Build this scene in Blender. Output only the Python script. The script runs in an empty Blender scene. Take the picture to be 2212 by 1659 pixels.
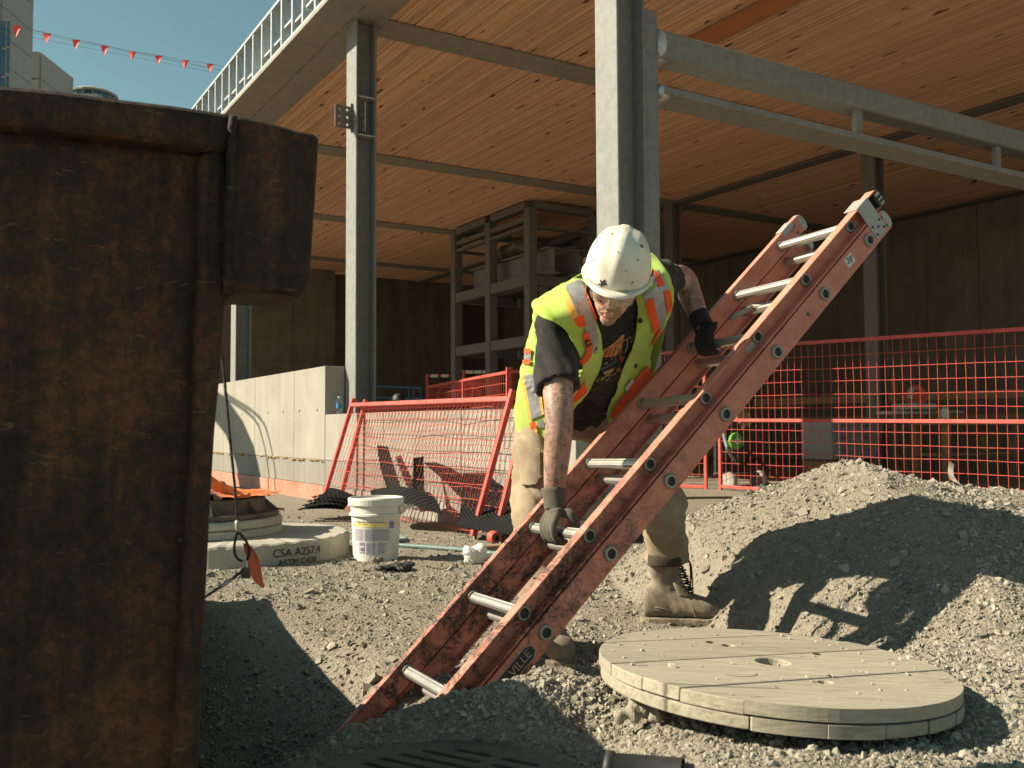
import bpy, bmesh, math, random
import numpy as np
from mathutils import Vector, Matrix
from mathutils.bvhtree import BVHTree

random.seed(7); rng = np.random.default_rng(7)
sc = bpy.context.scene
col = sc.collection
# ------------------------------------------------------------------ camera
# everything is laid out with the camera looking along +y, then the whole site is turned so that the building's grid lies along the world axes
SITE = Matrix.Rotation(-math.atan2(.52159, .85320), 4, 'Z')
CAM_H = 0.75
FPX = 2041.0                       # focal length in units of a 2212-pixel-wide picture
_up = np.array([-.0047, -1, 97.7/FPX]); _up /= np.linalg.norm(_up)
_fw = np.array([0, 0, 1.]); _fw = _fw - (_fw@_up)*_up; _fw /= np.linalg.norm(_fw)
_rt = np.cross(_fw, _up)
if _rt[0] < 0: _rt = -_rt
CW = np.array([_rt, _fw, _up])     # camera (x right, y down, z forward) -> world
cam_d = bpy.data.cameras.new('camera'); cam = bpy.data.objects.new('camera', cam_d); col.objects.link(cam)
cam_d.sensor_width = 36.0; cam_d.lens = FPX/2212*36.0; cam_d.clip_start = .02; cam_d.clip_end = 2000
_R = np.array([CW[:, 0], -CW[:, 1], -CW[:, 2]]).T
cam.matrix_world = SITE @ Matrix([[*_R[0], 0], [*_R[1], 0], [*_R[2], CAM_H], [0, 0, 0, 1]])
cam_d.dof.use_dof = True; cam_d.dof.focus_distance = 3.4; cam_d.dof.aperture_fstop = 9.0
sc.camera = cam
# ------------------------------------------------------------------ sky, sun, exposure
SUN_EL = math.radians(33.5)
SUN_AZ = (-1.0, -0.06)             # where the sun stands, seen from above
_s = np.array([SUN_AZ[0], SUN_AZ[1]]); _s /= np.linalg.norm(_s)
SUN = np.array([_s[0]*math.cos(SUN_EL), _s[1]*math.cos(SUN_EL), math.sin(SUN_EL)])
world = bpy.data.worlds.new('World'); sc.world = world; world.use_nodes = True
wn = world.node_tree.nodes; wl = world.node_tree.links
bg = wn['Background']
sky = wn.new('ShaderNodeTexSky'); sky.sky_type = 'NISHITA'; sky.sun_disc = False
sky.sun_elevation = SUN_EL; _w = SITE @ Vector(SUN.tolist()); sky.sun_rotation = math.atan2(_w.x, _w.y)
sky.air_density = 1.0; sky.dust_density = .3; sky.ozone_density = 1.2
hs = wn.new('ShaderNodeHueSaturation'); hs.inputs['Hue'].default_value = .44; hs.inputs['Saturation'].default_value = .86
wl.new(sky.outputs[0], hs.inputs['Color']); wl.new(hs.outputs[0], bg.inputs['Color']); bg.inputs['Strength'].default_value = .05
sun_d = bpy.data.lights.new('sun', 'SUN'); sun_d.energy = 5.0; sun_d.angle = math.radians(.53); sun_d.color = (1.0, .89, .70)
sun = bpy.data.objects.new('sun', sun_d); col.objects.link(sun); sun.location = (-20, 0, 30)
sun.rotation_euler = _w.to_track_quat('Z', 'Y').to_euler()
sc.view_settings.view_transform = 'Standard'; sc.view_settings.look = 'None'
sc.view_settings.gamma = 1.0; sc.view_settings.exposure = 0.98; sc.view_settings.use_curve_mapping = False
sc.render.engine = 'CYCLES'
sc.cycles.max_bounces = 7; sc.cycles.diffuse_bounces = 5; sc.cycles.glossy_bounces = 4; sc.cycles.transparent_max_bounces = 8
sc.cycles.use_denoising = True
try: sc.cycles.denoiser = 'OPENIMAGEDENOISE'
except Exception: pass
sc.cycles.sample_clamp_indirect = 6.0

# ------------------------------------------------------------------ geometry helpers
def V3(*a): return np.array(a, float)
def at(px, py, d):
    "point seen at (px, py) of the 2212-wide photograph, d metres deep"
    r = CW@np.array([(px-1106)/FPX, (py-829.5)/FPX, 1.]); return np.array([0, 0, CAM_H]) + d/r[1]*r
def gz(px, py, z):
    r = CW@np.array([(px-1106)/FPX, (py-829.5)/FPX, 1.]); return np.array([0, 0, CAM_H]) + (z-CAM_H)/r[2]*r
def nrm(v): v = np.asarray(v, float); return v/max(np.linalg.norm(v), 1e-12)
AX = V3(-.52159, .85320, 0); BX = V3(.85320, .52159, 0)   # the building's two directions
ZX = V3(0, 0, 1)
def ab(a, b, z=0): return a*AX + b*BX + z*ZX

class MB:
    "collects shapes, then links them as one mesh object"
    def __init__(s): s.v = []; s.f = []; s.n = 0
    def add(s, v, f):
        v = np.asarray(v, float).reshape(-1, 3); s.v.append(v); s.f += [tuple(i+s.n for i in q) for q in f]; s.n += len(v); return s
    def box(s, c, size, ax=None):
        c = np.asarray(c, float); X, Y, Z = ax if ax is not None else (V3(1, 0, 0), V3(0, 1, 0), ZX)
        h = np.array(size)/2.
        v = [c + sx*h[0]*X + sy*h[1]*Y + sz*h[2]*Z for sz in (-1, 1) for sy in (-1, 1) for sx in (-1, 1)]
        return s.add(v, [(0, 2, 3, 1), (4, 5, 7, 6), (0, 1, 5, 4), (2, 6, 7, 3), (0, 4, 6, 2), (1, 3, 7, 5)])
    def bar(s, p, q, w, h, up=ZX):
        "box beam from p to q, w wide and h high"
        p = np.asarray(p, float); q = np.asarray(q, float); d = nrm(q-p); x = nrm(np.cross(d, up)); y = np.cross(x, d)
        return s.box((p+q)/2, (np.linalg.norm(q-p), w, h), (d, x, y))
    def tube(s, pts, r, n=8, cap=True):
        pts = [np.asarray(p, float) for p in pts]; m = len(pts)
        rs = [r]*m if np.isscalar(r) else list(r)
        t = [nrm(pts[min(i+1, m-1)]-pts[max(i-1, 0)]) for i in range(m)]
        u = nrm(np.cross(t[0], ZX if abs(t[0][2]) < .9 else V3(1, 0, 0))); V = []
        for i in range(m):
            u = nrm(u-(u@t[i])*t[i]); w = np.cross(t[i], u)
            for k in range(n):
                a = 2*math.pi*k/n; V.append(pts[i]+rs[i]*(math.cos(a)*u+math.sin(a)*w))
        F = [(i*n+k, i*n+(k+1) % n, (i+1)*n+(k+1) % n, (i+1)*n+k) for i in range(m-1) for k in range(n)]
        if cap: F += [tuple(range(n))[::-1], tuple((m-1)*n+k for k in range(n))]
        return s.add(V, F)
    def loft(s, secs, n=20, cap=True, power=2.0):
        "secs: (centre, half-width vector, half-depth vector)"
        V = []
        for c, a, b in secs:
            c = np.asarray(c, float)
            for k in range(n):
                t = 2*math.pi*k/n; ct, st = math.cos(t), math.sin(t)
                V.append(c+np.asarray(a)*np.sign(ct)*abs(ct)**(2/power)+np.asarray(b)*np.sign(st)*abs(st)**(2/power))
        m = len(secs)
        F = [(i*n+k, i*n+(k+1) % n, (i+1)*n+(k+1) % n, (i+1)*n+k) for i in range(m-1) for k in range(n)]
        if cap: F += [tuple(range(n))[::-1], tuple((m-1)*n+k for k in range(n))]
        return s.add(V, F)
    def lathe(s, prof, o=(0, 0, 0), n=32, ax=None, cap=True):
        "prof: (radius, height) from bottom to top"
        X, Y, Z = ax if ax is not None else (V3(1, 0, 0), V3(0, 1, 0), ZX); o = np.asarray(o, float); V = []
        for r, h in prof:
            for k in range(n):
                a = 2*math.pi*k/n; V.append(o+r*math.cos(a)*X+r*math.sin(a)*Y+h*Z)
        m = len(prof)
        F = [(i*n+k, i*n+(k+1) % n, (i+1)*n+(k+1) % n, (i+1)*n+k) for i in range(m-1) for k in range(n)]
        if cap: F += [tuple(range(n))[::-1], tuple((m-1)*n+k for k in range(n))]
        return s.add(V, F)
    def prism(s, poly, depth, o=(0, 0, 0), ax=None):
        "polygon (x, y) extruded along the third axis"
        X, Y, Z = ax if ax is not None else (V3(1, 0, 0), V3(0, 1, 0), ZX); o = np.asarray(o, float); n = len(poly)
        V = [o+x*X+y*Y for x, y in poly]+[o+x*X+y*Y+depth*Z for x, y in poly]
        return s.add(V, [tuple(range(n))[::-1], tuple(range(n, 2*n))]+[(i, (i+1) % n, n+(i+1) % n, n+i) for i in range(n)])
    def mesh(s, name):
        me = bpy.data.meshes.new(name); v = np.concatenate(s.v) if s.v else np.zeros((0, 3)); me.from_pydata(v.tolist(), [], s.f); me.update(); return me
    def build(s, name, m, parent=None, smooth=False, bevel=0, seg=2, **kw):
        return link(name, s.mesh(name), m, parent, smooth, bevel, seg, **kw)

def fix_normals(me):
    bm = bmesh.new(); bm.from_mesh(me); bmesh.ops.recalc_face_normals(bm, faces=bm.faces); bm.to_mesh(me); bm.free()
LOC = {}
def link(name, me, m, parent=None, smooth=False, bevel=0, seg=2, label=None, cat=None, group=None, kind=None, recalc=True):
    if recalc and len(me.polygons) < 60000: fix_normals(me)
    o = bpy.data.objects.new(name, me); col.objects.link(o)
    if m is not None: me.materials.append(m)
    if smooth: me.polygons.foreach_set('use_smooth', [True]*len(me.polygons))
    if bevel:
        b = o.modifiers.new('bevel', 'BEVEL'); b.width = bevel; b.segments = seg; b.limit_method = 'ANGLE'; b.angle_limit = math.radians(40)
    if parent is not None:
        o.parent = parent; o.matrix_parent_inverse = Matrix.Translation(-Vector(LOC.get(parent.name, (0, 0, 0))))
    tag(o, label, cat, group, kind); return o
def tag(o, label=None, cat=None, group=None, kind=None):
    for k, v in (('label', label), ('category', cat), ('group', group), ('kind', kind)):
        if v: o[k] = v
    return o
def empty(name, loc, label=None, cat=None, group=None, kind=None):
    o = bpy.data.objects.new(name, None); col.objects.link(o); o.location = [float(x) for x in loc]; o.empty_display_size = .1
    LOC[o.name] = tuple(float(x) for x in loc); return tag(o, label, cat, group, kind)
def remesh(mb, vox, name, smooth=4, fac=.5):
    "one continuous skin round all the shapes collected"
    me = mb.mesh(name+'_raw'); fix_normals(me); o = bpy.data.objects.new(name+'_raw', me); col.objects.link(o)
    r = o.modifiers.new('r', 'REMESH'); r.mode = 'VOXEL'; r.voxel_size = vox
    if smooth:
        k = o.modifiers.new('s', 'SMOOTH'); k.iterations = smooth; k.factor = fac
    dg = bpy.context.evaluated_depsgraph_get(); out = bpy.data.meshes.new_from_object(o.evaluated_get(dg))
    bpy.data.objects.remove(o); out.name = name; return out
def co(me):
    a = np.empty(len(me.vertices)*3); me.vertices.foreach_get('co', a); return a.reshape(-1, 3)
def setco(me, a): me.vertices.foreach_set('co', np.asarray(a).ravel()); me.update()
def vnormals(me):
    a = np.empty(len(me.vertices)*3); me.vertices.foreach_get('normal', a); return a.reshape(-1, 3)
def crom(P, n):
    "Catmull-Rom through the control points along axis 0"
    P = np.asarray(P, float); m = len(P); out = []
    for t in np.linspace(0, m-1, n):
        i = min(int(t), m-2); u = t-i
        p0, p1, p2, p3 = P[max(i-1, 0)], P[i], P[i+1], P[min(i+2, m-1)]
        out.append(.5*(2*p1+(p2-p0)*u+(2*p0-5*p1+4*p2-p3)*u*u+(3*p1-p0-3*p2+p3)*u**3))
    return np.array(out)
def sheet(grid, nu, nv):
    "smooth surface through a grid of points: rows x columns x 3"
    G = crom(np.asarray(grid, float), nu); G = crom(np.swapaxes(G, 0, 1), nv); G = np.swapaxes(G, 0, 1)
    V = G.reshape(-1, 3); F = [(i*nv+j, i*nv+j+1, (i+1)*nv+j+1, (i+1)*nv+j) for i in range(nu-1) for j in range(nv-1)]
    return V, F
def hashn(ix, iy, seed=0):
    h = np.sin(ix*127.1+iy*311.7+seed*74.7)*43758.5453; return h-np.floor(h)
def vnoise(x, y, seed=0):
    ix = np.floor(x); iy = np.floor(y); fx = x-ix; fy = y-iy; fx = fx*fx*(3-2*fx); fy = fy*fy*(3-2*fy)
    return (hashn(ix, iy, seed)*(1-fx)+hashn(ix+1, iy, seed)*fx)*(1-fy)+(hashn(ix, iy+1, seed)*(1-fx)+hashn(ix+1, iy+1, seed)*fx)*fy
def fbm(x, y, o=4, seed=0):
    s = 0; a = .5
    for k in range(o): s = s+a*(vnoise(x, y, seed+k)-.5); x = x*2.03+1.7; y = y*2.03+9.2; a *= .5
    return s
def wobble(P, amp, freq, seed=0):
    "cheap 3-d noise offsets for points"
    P = np.asarray(P, float)*freq
    return amp*2*(fbm(P[:, 0]+P[:, 2]*.7+seed, P[:, 1]-P[:, 2]*.6, 3, seed))
# ------------------------------------------------------------------ materials
class NT:
    def __init__(s, name):
        s.m = bpy.data.materials.new(name); s.m.use_nodes = True; s.t = s.m.node_tree; s.b = s.t.nodes['Principled BSDF']
        s.tc = s.t.nodes.new('ShaderNodeTexCoord')
    def n(s, typ, **kw):
        o = s.t.nodes.new('ShaderNode'+typ)
        for k, v in kw.items():
            if hasattr(o, k) and k not in o.inputs: setattr(o, k, v)
            else: o.inputs[k.replace('_', ' ')].default_value = v
        return o
    def l(s, a, b): s.t.links.new(a, b)
    def noise(s, scale, detail=4, rough=.55, dist=0, stretch=None, coord='Object'):
        t = s.n('TexNoise', Scale=scale, Detail=detail, Roughness=rough, Distortion=dist)
        src = s.tc.outputs[coord]
        if stretch:
            mp = s.n('Mapping'); mp.inputs['Scale'].default_value = stretch; s.l(src, mp.inputs[0]); src = mp.outputs[0]
        s.l(src, t.inputs['Vector']); return t.outputs['Fac']
    def ramp(s, fac, stops):
        r = s.n('ValToRGB'); e = r.color_ramp.elements
        while len(e) < len(stops): e.new(.5)
        for k, (p, c) in enumerate(stops):
            e[k].position = p; e[k].color = (*c, 1) if len(c) == 3 else c
        s.l(fac, r.inputs[0]); return r.outputs[0]
    def mix(s, fac, a, b, mode='MIX'):
        m = s.n('Mix', data_type='RGBA', blend_type=mode)
        for sock, v in ((m.inputs[0], fac), (m.inputs[6], a), (m.inputs[7], b)):
            if hasattr(v, 'is_linked'): s.l(v, sock)
            else: sock.default_value = v if np.isscalar(v) else (*v, 1)
        return m.outputs[2]
    def math(s, op, a, b=0.0):
        m = s.n('Math', operation=op)
        for sock, v in ((m.inputs[0], a), (m.inputs[1], b)):
            if hasattr(v, 'is_linked'): s.l(v, sock)
            else: sock.default_value = v
        return m.outputs[0]
    def bump(s, h, strength=.3, dist=.01):
        b = s.n('Bump', Strength=strength, Distance=dist); s.l(h, b.inputs['Height']); s.l(b.outputs[0], s.b.inputs['Normal'])
    def col(s, c):
        if hasattr(c, 'is_linked'): s.l(c, s.b.inputs['Base Color'])
        else: s.b.inputs['Base Color'].default_value = (*c, 1)
    def set(s, **kw):
        for k, v in kw.items():
            k = k.replace('_', ' ')
            if hasattr(v, 'is_linked'): s.l(v, s.b.inputs[k])
            else: s.b.inputs[k].default_value = v
        return s
def mul(c, k): return tuple(min(1, x*k) for x in c)
def simple(name, c, rough=.7, metal=0, var=.25, scale=9, bump=.15, bscale=90, bdist=.004, spec=.4, stretch=None, c2=None, coord='Object'):
    t = NT(name); f = t.noise(scale, 5, .6, .3, stretch, coord)
    t.col(t.ramp(f, [(.28, c2 or mul(c, 1-var)), (.72, mul(c, 1+var*.5))]))
    t.set(Roughness=rough, Metallic=metal, **{'Specular_IOR_Level': spec})
    if bump: t.bump(t.noise(bscale, 4, .6, 0, stretch, coord), bump, bdist)
    return t.m
def dusty(name, c, dust=(.33, .29, .23), amt=.5, rough=.75, scale=6, bump=.2, bscale=70, stretch=None, metal=0, var=.2, scratch=None):
    "paint or cloth with dust lying on it in patches"
    t = NT(name); f = t.noise(scale, 6, .65, .4, stretch); g = t.noise(scale*6, 5, .6)
    base = t.ramp(g, [(.3, mul(c, 1-var)), (.7, mul(c, 1+var*.5))])
    m = t.ramp(t.math('ADD', t.math('MULTIPLY', f, .7), t.math('MULTIPLY', g, .3)), [(.42, (0, 0, 0)), (.68, (amt, amt, amt))])
    c0 = t.mix(m, base, dust)
    if scratch is not None:
        w = t.ramp(t.noise(26, 3, .7, 1.2, (1, 1, .08)), [(.66, (0, 0, 0)), (.70, (.7, .7, .7))]); c0 = t.mix(w, c0, scratch)
    t.col(c0); t.set(Roughness=rough, Metallic=metal, Specular_IOR_Level=.35); t.bump(t.noise(bscale, 4, .6), bump, .004); return t.m

def m_ground():
    t = NT('ground_dirt'); a = t.noise(2.2, 6, .6); b = t.noise(38, 6, .7); c = t.noise(240, 3, .7)
    v = t.n('TexVoronoi', Scale=95., feature='F1'); t.l(t.tc.outputs['Object'], v.inputs['Vector'])
    f = t.math('ADD', t.math('MULTIPLY', b, .6), t.math('MULTIPLY', c, .4))
    base = t.ramp(f, [(.3, (.155, .135, .10)), (.5, (.265, .235, .18)), (.7, (.365, .328, .256))])
    t.col(t.mix(t.ramp(a, [(.4, (0, 0, 0)), (.65, (.5, .5, .5))]), base, (.225, .195, .15)))
    h = t.math('ADD', t.math('MULTIPLY', b, .8), t.math('ADD', t.math('MULTIPLY', c, .25), t.math('MULTIPLY', v.outputs['Distance'], -.5)))
    t.bump(h, .75, .018); t.set(Roughness=.95, Specular_IOR_Level=.15); return t.m
def m_stone():
    t = NT('crushed_stone'); at_ = t.n('Attribute', attribute_name='tint'); b = t.noise(120, 4, .7)
    base = t.ramp(at_.outputs['Fac'], [(0., (.14, .126, .10)), (.45, (.295, .268, .214)), (.8, (.375, .342, .275)), (1., (.47, .43, .35))])
    t.col(t.mix(t.math('MULTIPLY', b, .5), base, (.25, .225, .175))); t.bump(b, .3, .003)
    t.set(Roughness=.92, Specular_IOR_Level=.2); return t.m
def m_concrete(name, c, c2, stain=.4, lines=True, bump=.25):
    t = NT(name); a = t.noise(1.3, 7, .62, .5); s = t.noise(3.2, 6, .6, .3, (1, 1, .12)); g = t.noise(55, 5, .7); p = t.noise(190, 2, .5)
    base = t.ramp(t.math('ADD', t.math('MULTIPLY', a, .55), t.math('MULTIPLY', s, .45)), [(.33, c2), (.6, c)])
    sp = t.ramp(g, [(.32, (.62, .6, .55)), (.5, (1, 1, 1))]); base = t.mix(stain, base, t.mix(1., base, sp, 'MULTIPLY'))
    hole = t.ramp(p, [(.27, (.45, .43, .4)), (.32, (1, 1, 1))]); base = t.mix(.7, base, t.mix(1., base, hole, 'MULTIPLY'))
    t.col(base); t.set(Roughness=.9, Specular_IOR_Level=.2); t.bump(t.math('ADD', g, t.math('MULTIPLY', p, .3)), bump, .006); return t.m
def m_rust():
    t = NT('rusty_steel'); a = t.noise(2.6, 7, .68, .6); b = t.noise(55, 8, .85, .6); s = t.noise(9, 5, .7, .2, (2.5, 2.5, .25)); sc_ = t.noise(22, 2, .8, 2.5, (.05, 1, 1.6))
    f = t.math('ADD', t.math('MULTIPLY', a, .4), t.math('ADD', t.math('MULTIPLY', b, .42), t.math('MULTIPLY', s, .18)))
    base = t.ramp(f, [(.41, (.010, .007, .006)), (.46, (.022, .013, .009)), (.50, (.045, .024, .012)), (.535, (.085, .036, .015)), (.59, (.14, .062, .026))])
    red = t.ramp(t.noise(5, 6, .75, .8), [(.60, (0, 0, 0)), (.67, (.5, .5, .5))])
    base = t.mix(red, base, (.075, .022, .016))
    pale = t.ramp(sc_, [(.66, (0, 0, 0)), (.70, (.6, .6, .6))]); base = t.mix(pale, base, (.14, .085, .045))
    t.col(base); t.set(Roughness=t.ramp(b, [(.3, (.55,)*3), (.7, (.9,)*3)]), Specular_IOR_Level=.3, Metallic=.0)
    t.bump(t.math('ADD', t.math('MULTIPLY', b, .7), s), .45, .01); return t.m
def m_fibre(grime_shade=0):
    "red-orange ladder fibreglass, worn and scuffed black low down"
    t = NT('grimy_shaded_fibreglass' if grime_shade else 'red_fibreglass'); g = t.noise(14, 6, .65, .3); fine = t.noise(150, 4, .7, .4, (.3, 1, 1)); sc_ = t.noise(60, 3, .6, 1.5, (.25, .25, 1))
    base = t.ramp(g, [(.3, (.47, .15, .10)), (.55, (.58, .215, .145)), (.75, (.66, .30, .22))])
    base = t.mix(t.ramp(fine, [(.45, (0, 0, 0)), (.75, (.35, .35, .35))]), base, (.66, .34, .26))
    base = t.mix(t.ramp(sc_, [(.66, (0, 0, 0)), (.7, (.5, .5, .5))]), base, (.75, .5, .42))
    sep = t.n('SeparateXYZ'); t.l(t.tc.outputs['Object'], sep.inputs[0])
    low = t.ramp(t.math('ADD', t.math('MULTIPLY', sep.outputs[2], -.5), .62), [(.15-.1*grime_shade, (0, 0, 0)), (.5-.2*grime_shade, (1, 1, 1))])
    gr = t.ramp(t.noise(9, 7, .78, .9), [(.46-.10*grime_shade, (0, 0, 0)), (.58-.10*grime_shade, (1, 1, 1))]); gr2 = t.ramp(t.noise(95, 4, .8), [(.36-.12*grime_shade, (0, 0, 0)), (.54-.10*grime_shade, (1, 1, 1))])
    base = t.mix(t.mix(1., t.mix(1., low, gr, 'MULTIPLY'), gr2, 'MULTIPLY'), base, (.055, .04, .032))
    t.col(base); t.set(Roughness=.62, Specular_IOR_Level=.35); t.bump(fine, .2, .002); return t.m
def m_board():
    t = NT('spruce_lamination'); info = t.n('ObjectInfo'); off = t.n('CombineXYZ'); r7 = t.math('MULTIPLY', info.outputs['Random'], 57.)
    for k in range(3): t.l(r7, off.inputs[k])
    add = t.n('VectorMath', operation='ADD'); t.l(t.tc.outputs['Object'], add.inputs[0]); t.l(off.outputs[0], add.inputs[1])
    mp = t.n('Mapping'); mp.inputs['Scale'].default_value = (9, .35, 9); t.l(add.outputs[0], mp.inputs[0])
    w = t.n('TexNoise', Scale=6., Detail=4., Roughness=.65); t.l(mp.outputs[0], w.inputs['Vector'])
    base = t.ramp(w.outputs['Fac'], [(.3, (.63, .35, .205)), (.5, (.75, .455, .29)), (.7, (.82, .54, .37))])
    m = t.n('HueSaturation'); t.l(base, m.inputs['Color']); t.l(t.math('ADD', t.math('MULTIPLY', info.outputs['Random'], .30), .80), m.inputs['Value'])
    kv = t.n('Mapping'); kv.inputs['Scale'].default_value = (6, 2.6, 6); t.l(add.outputs[0], kv.inputs[0])
    kn = t.n('TexNoise', Scale=1., Detail=1., Roughness=.3); t.l(kv.outputs[0], kn.inputs['Vector'])
    t.col(t.mix(1., m.outputs[0], t.ramp(kn.outputs['Fac'], [(.735, (1, 1, 1)), (.76, (.22, .17, .13))]), 'MULTIPLY')); t.set(Roughness=.8, Specular_IOR_Level=.2); t.bump(w.outputs['Fac'], .12, .003); return t.m
def m_skin(tattoo):
    t = NT('tattooed_skin' if tattoo else 'skin'); g = t.noise(40, 4, .6); h = t.noise(300, 2, .5)
    base = t.ramp(g, [(.3, (.40, .225, .155)), (.7, (.52, .315, .235))] if tattoo else [(.3, (.52, .26, .18)), (.7, (.66, .37, .27))])
    if tattoo:
        wv = t.n('TexWave', Scale=10., Distortion=9., Detail=3., wave_type='BANDS'); wv.inputs['Detail Scale'].default_value = 1.6; t.l(t.tc.outputs['Object'], wv.inputs['Vector'])
        ln = t.ramp(wv.outputs['Fac'], [(.10, (1, 1, 1)), (.42, (0, 0, 0))])
        n2 = t.ramp(t.noise(13, 5, .7, 1.6), [(.44, (0, 0, 0)), (.58, (1, 1, 1))]); n3 = t.ramp(t.noise(34, 3, .7, 2.5), [(.44, (0, 0, 0)), (.54, (.8, .8, .8))])
        msk = t.mix(.55, t.mix(1., n2, n3, 'MULTIPLY'), t.mix(1., ln, n3, 'MULTIPLY'), 'ADD')
        base = t.mix(t.mix(1., msk, (.8, .8, .8), 'MULTIPLY'), base, (.10, .082, .072)); base = t.mix(t.ramp(t.noise(6, 4, .6, .8), [(.40, (0, 0, 0)), (.62, (.55, .55, .55))]), base, (.17, .115, .09))
        base = t.mix(t.ramp(t.noise(18, 3, .6, 1), [(.62, (0, 0, 0)), (.72, (.3, .3, .3))]), base, (.40, .13, .085))
    t.col(base); t.set(Roughness=.5, Specular_IOR_Level=.4, Subsurface_Weight=.12); t.b.inputs['Subsurface Radius'].default_value = (.02, .008, .004)
    t.bump(h, .15, .0015); return t.m
def m_cloth(name, c, dust=None, amt=.35, weave=700, wr=9, bump=.35, trans=0):
    t = NT(name); a = t.noise(wr, 5, .6, .5); w = t.noise(weave, 2, .5)
    base = t.ramp(a, [(.3, mul(c, .82)), (.7, mul(c, 1.1))])
    if dust is not None: base = t.mix(t.ramp(t.noise(7, 6, .7, .4), [(.45, (0, 0, 0)), (.7, (amt,)*3)]), base, dust)
    t.col(base); t.set(Roughness=.9, Specular_IOR_Level=.15, Sheen_Weight=.1); t.bump(t.math('ADD', t.math('MULTIPLY', a, 1.), t.math('MULTIPLY', w, .12)), bump, .006); return t.m
def m_glass(name, c=(.9, .95, .95), rough=.03):
    t = NT(name); t.set(Base_Color=(*c, 1), Roughness=rough, Transmission_Weight=1., IOR=1.2, Alpha=1.); return t.m
def m_clear(name, tint, gloss=.10):
    t = NT(name); tr = t.n('BsdfTransparent'); tr.inputs[0].default_value = (*tint, 1); gl = t.n('BsdfGlossy', Roughness=.04); lw = t.n('LayerWeight', Blend=.25)
    f = t.math('ADD', t.math('MULTIPLY', lw.outputs['Facing'], .55), gloss); mx = t.n('MixShader'); t.l(f, mx.inputs[0]); t.l(tr.outputs[0], mx.inputs[1]); t.l(gl.outputs[0], mx.inputs[2])
    out = [n for n in t.t.nodes if n.type == 'OUTPUT_MATERIAL'][0]; t.l(mx.outputs[0], out.inputs['Surface']); return t.m
def m_wood(name, c, c2, ax=(.6, 9, 9), rough=.85, rot=0, fine=.3):
    t = NT(name); mp = t.n('Mapping'); mp.inputs['Scale'].default_value = ax; mp.inputs['Rotation'].default_value = (0, 0, rot); t.l(t.tc.outputs['Object'], mp.inputs[0])
    w = t.n('TexNoise', Scale=5., Detail=6., Roughness=.7, Distortion=.4); t.l(mp.outputs[0], w.inputs['Vector']); g = t.noise(3.5, 6, .65, .3); d = t.noise(60, 4, .7)
    base = t.ramp(w.outputs['Fac'], [(.3, c2), (.6, c)]); base = t.mix(t.ramp(g, [(.42, (0, 0, 0)), (.66, (.75,)*3)]), base, mul(c, .82))
    base = t.mix(t.ramp(d, [(.56, (0, 0, 0)), (.72, (.4, .4, .4))]), base, (.47, .43, .35))
    info = t.n('ObjectInfo'); m = t.n('HueSaturation'); t.l(base, m.inputs['Color']); t.l(t.math('ADD', t.math('MULTIPLY', info.outputs['Random'], .16), .9), m.inputs['Value'])
    t.col(m.outputs[0]); t.set(Roughness=rough, Specular_IOR_Level=.2); t.bump(w.outputs['Fac'], fine, .004); return t.m

M = {}
M['ground'] = m_ground(); M['stone'] = m_stone()
M['wall'] = m_concrete('pale_concrete', (.345, .325, .275), (.25, .235, .195))
M['wall_damp'] = m_concrete('damp_concrete', (.27, .255, .215), (.19, .178, .15))
M['cast'] = m_concrete('precast_concrete', (.47, .43, .355), (.33, .30, .245), .5)
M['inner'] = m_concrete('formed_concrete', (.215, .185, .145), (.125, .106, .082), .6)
M['tower'] = m_concrete('tower_concrete', (.36, .35, .315), (.28, .27, .245), .3)
M['floor'] = m_concrete('floor_concrete', (.58, .535, .445), (.46, .42, .345), .4)
M['membrane'] = dusty('pink_membrane', (.50, .185, .115), (.45, .33, .26), .6, .7, 2.2)
M['rust'] = m_rust(); M['fibre'] = m_fibre(); M['fibre_grimy_shaded'] = m_fibre(.25); M['board'] = m_board()  # second fibre copy is darker: grime and channel shade both in its colour
M['steel'] = dusty('grey_painted_steel', (.215, .22, .205), (.29, .27, .225), .3, .6, 2.5, .1)
M['plate'] = dusty('grey_soffit_steel', (.25, .235, .20), (.33, .28, .21), .45, .75, 1.8, .12)
M['galv'] = simple('galvanised_steel', (.56, .58, .57), .42, .55, .3, 14, .05, spec=.5)
M['darksteel'] = dusty('dark_frame_steel', (.155, .15, .135), (.22, .19, .15), .4, .7, 3, .1)
M['red'] = dusty('red_fence_paint', (.53, .075, .052), (.48, .21, .165), .4, .55, 7, .08)
M['redwire'] = simple('red_wire_paint', (.58, .085, .055), .5, 0, .2, 30, 0)
M['black'] = simple('black_plastic', (.035, .034, .032), .55, 0, .3, 20, .1)
M['mat_black'] = simple('black_dimple_plastic', (.014, .014, .013), .75, 0, .3, 12, .1, spec=.12)
M['iron'] = dusty('cast_iron', (.10, .083, .067), (.22, .18, .13), .5, .75, 8, .3)
M['alu'] = dusty('worn_aluminium', (.62, .60, .55), (.38, .33, .26), .45, .38, 9, .1, metal=.75)
M['aluplate'] = dusty('dull_aluminium', (.42, .40, .36), (.30, .26, .20), .4, .55, 14, .15, metal=.4)
M['ring'] = dusty('rung_ferrule', (.33, .31, .27), (.2, .15, .11), .4, .5, 20, .1, metal=.5)
M['lime'] = m_cloth('lime_vest', (.43, .60, .10), (.60, .64, .34), .3, 800, 12, .3)
M['orange'] = m_cloth('orange_tape', (.88, .115, .028), None, 0, 900, 14, .15)
M['yellow'] = m_cloth('pale_orange_trim', (.86, .46, .10), None, 0, 900, 14, .15)
M['silver'] = simple('reflective_tape', (.34, .345, .34), .38, .25, .2, 26, .1, 900, .001)
M['shirt'] = m_cloth('black_shirt', (.027, .025, .024), (.07, .062, .052), .5, 900, 11, .5)
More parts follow.
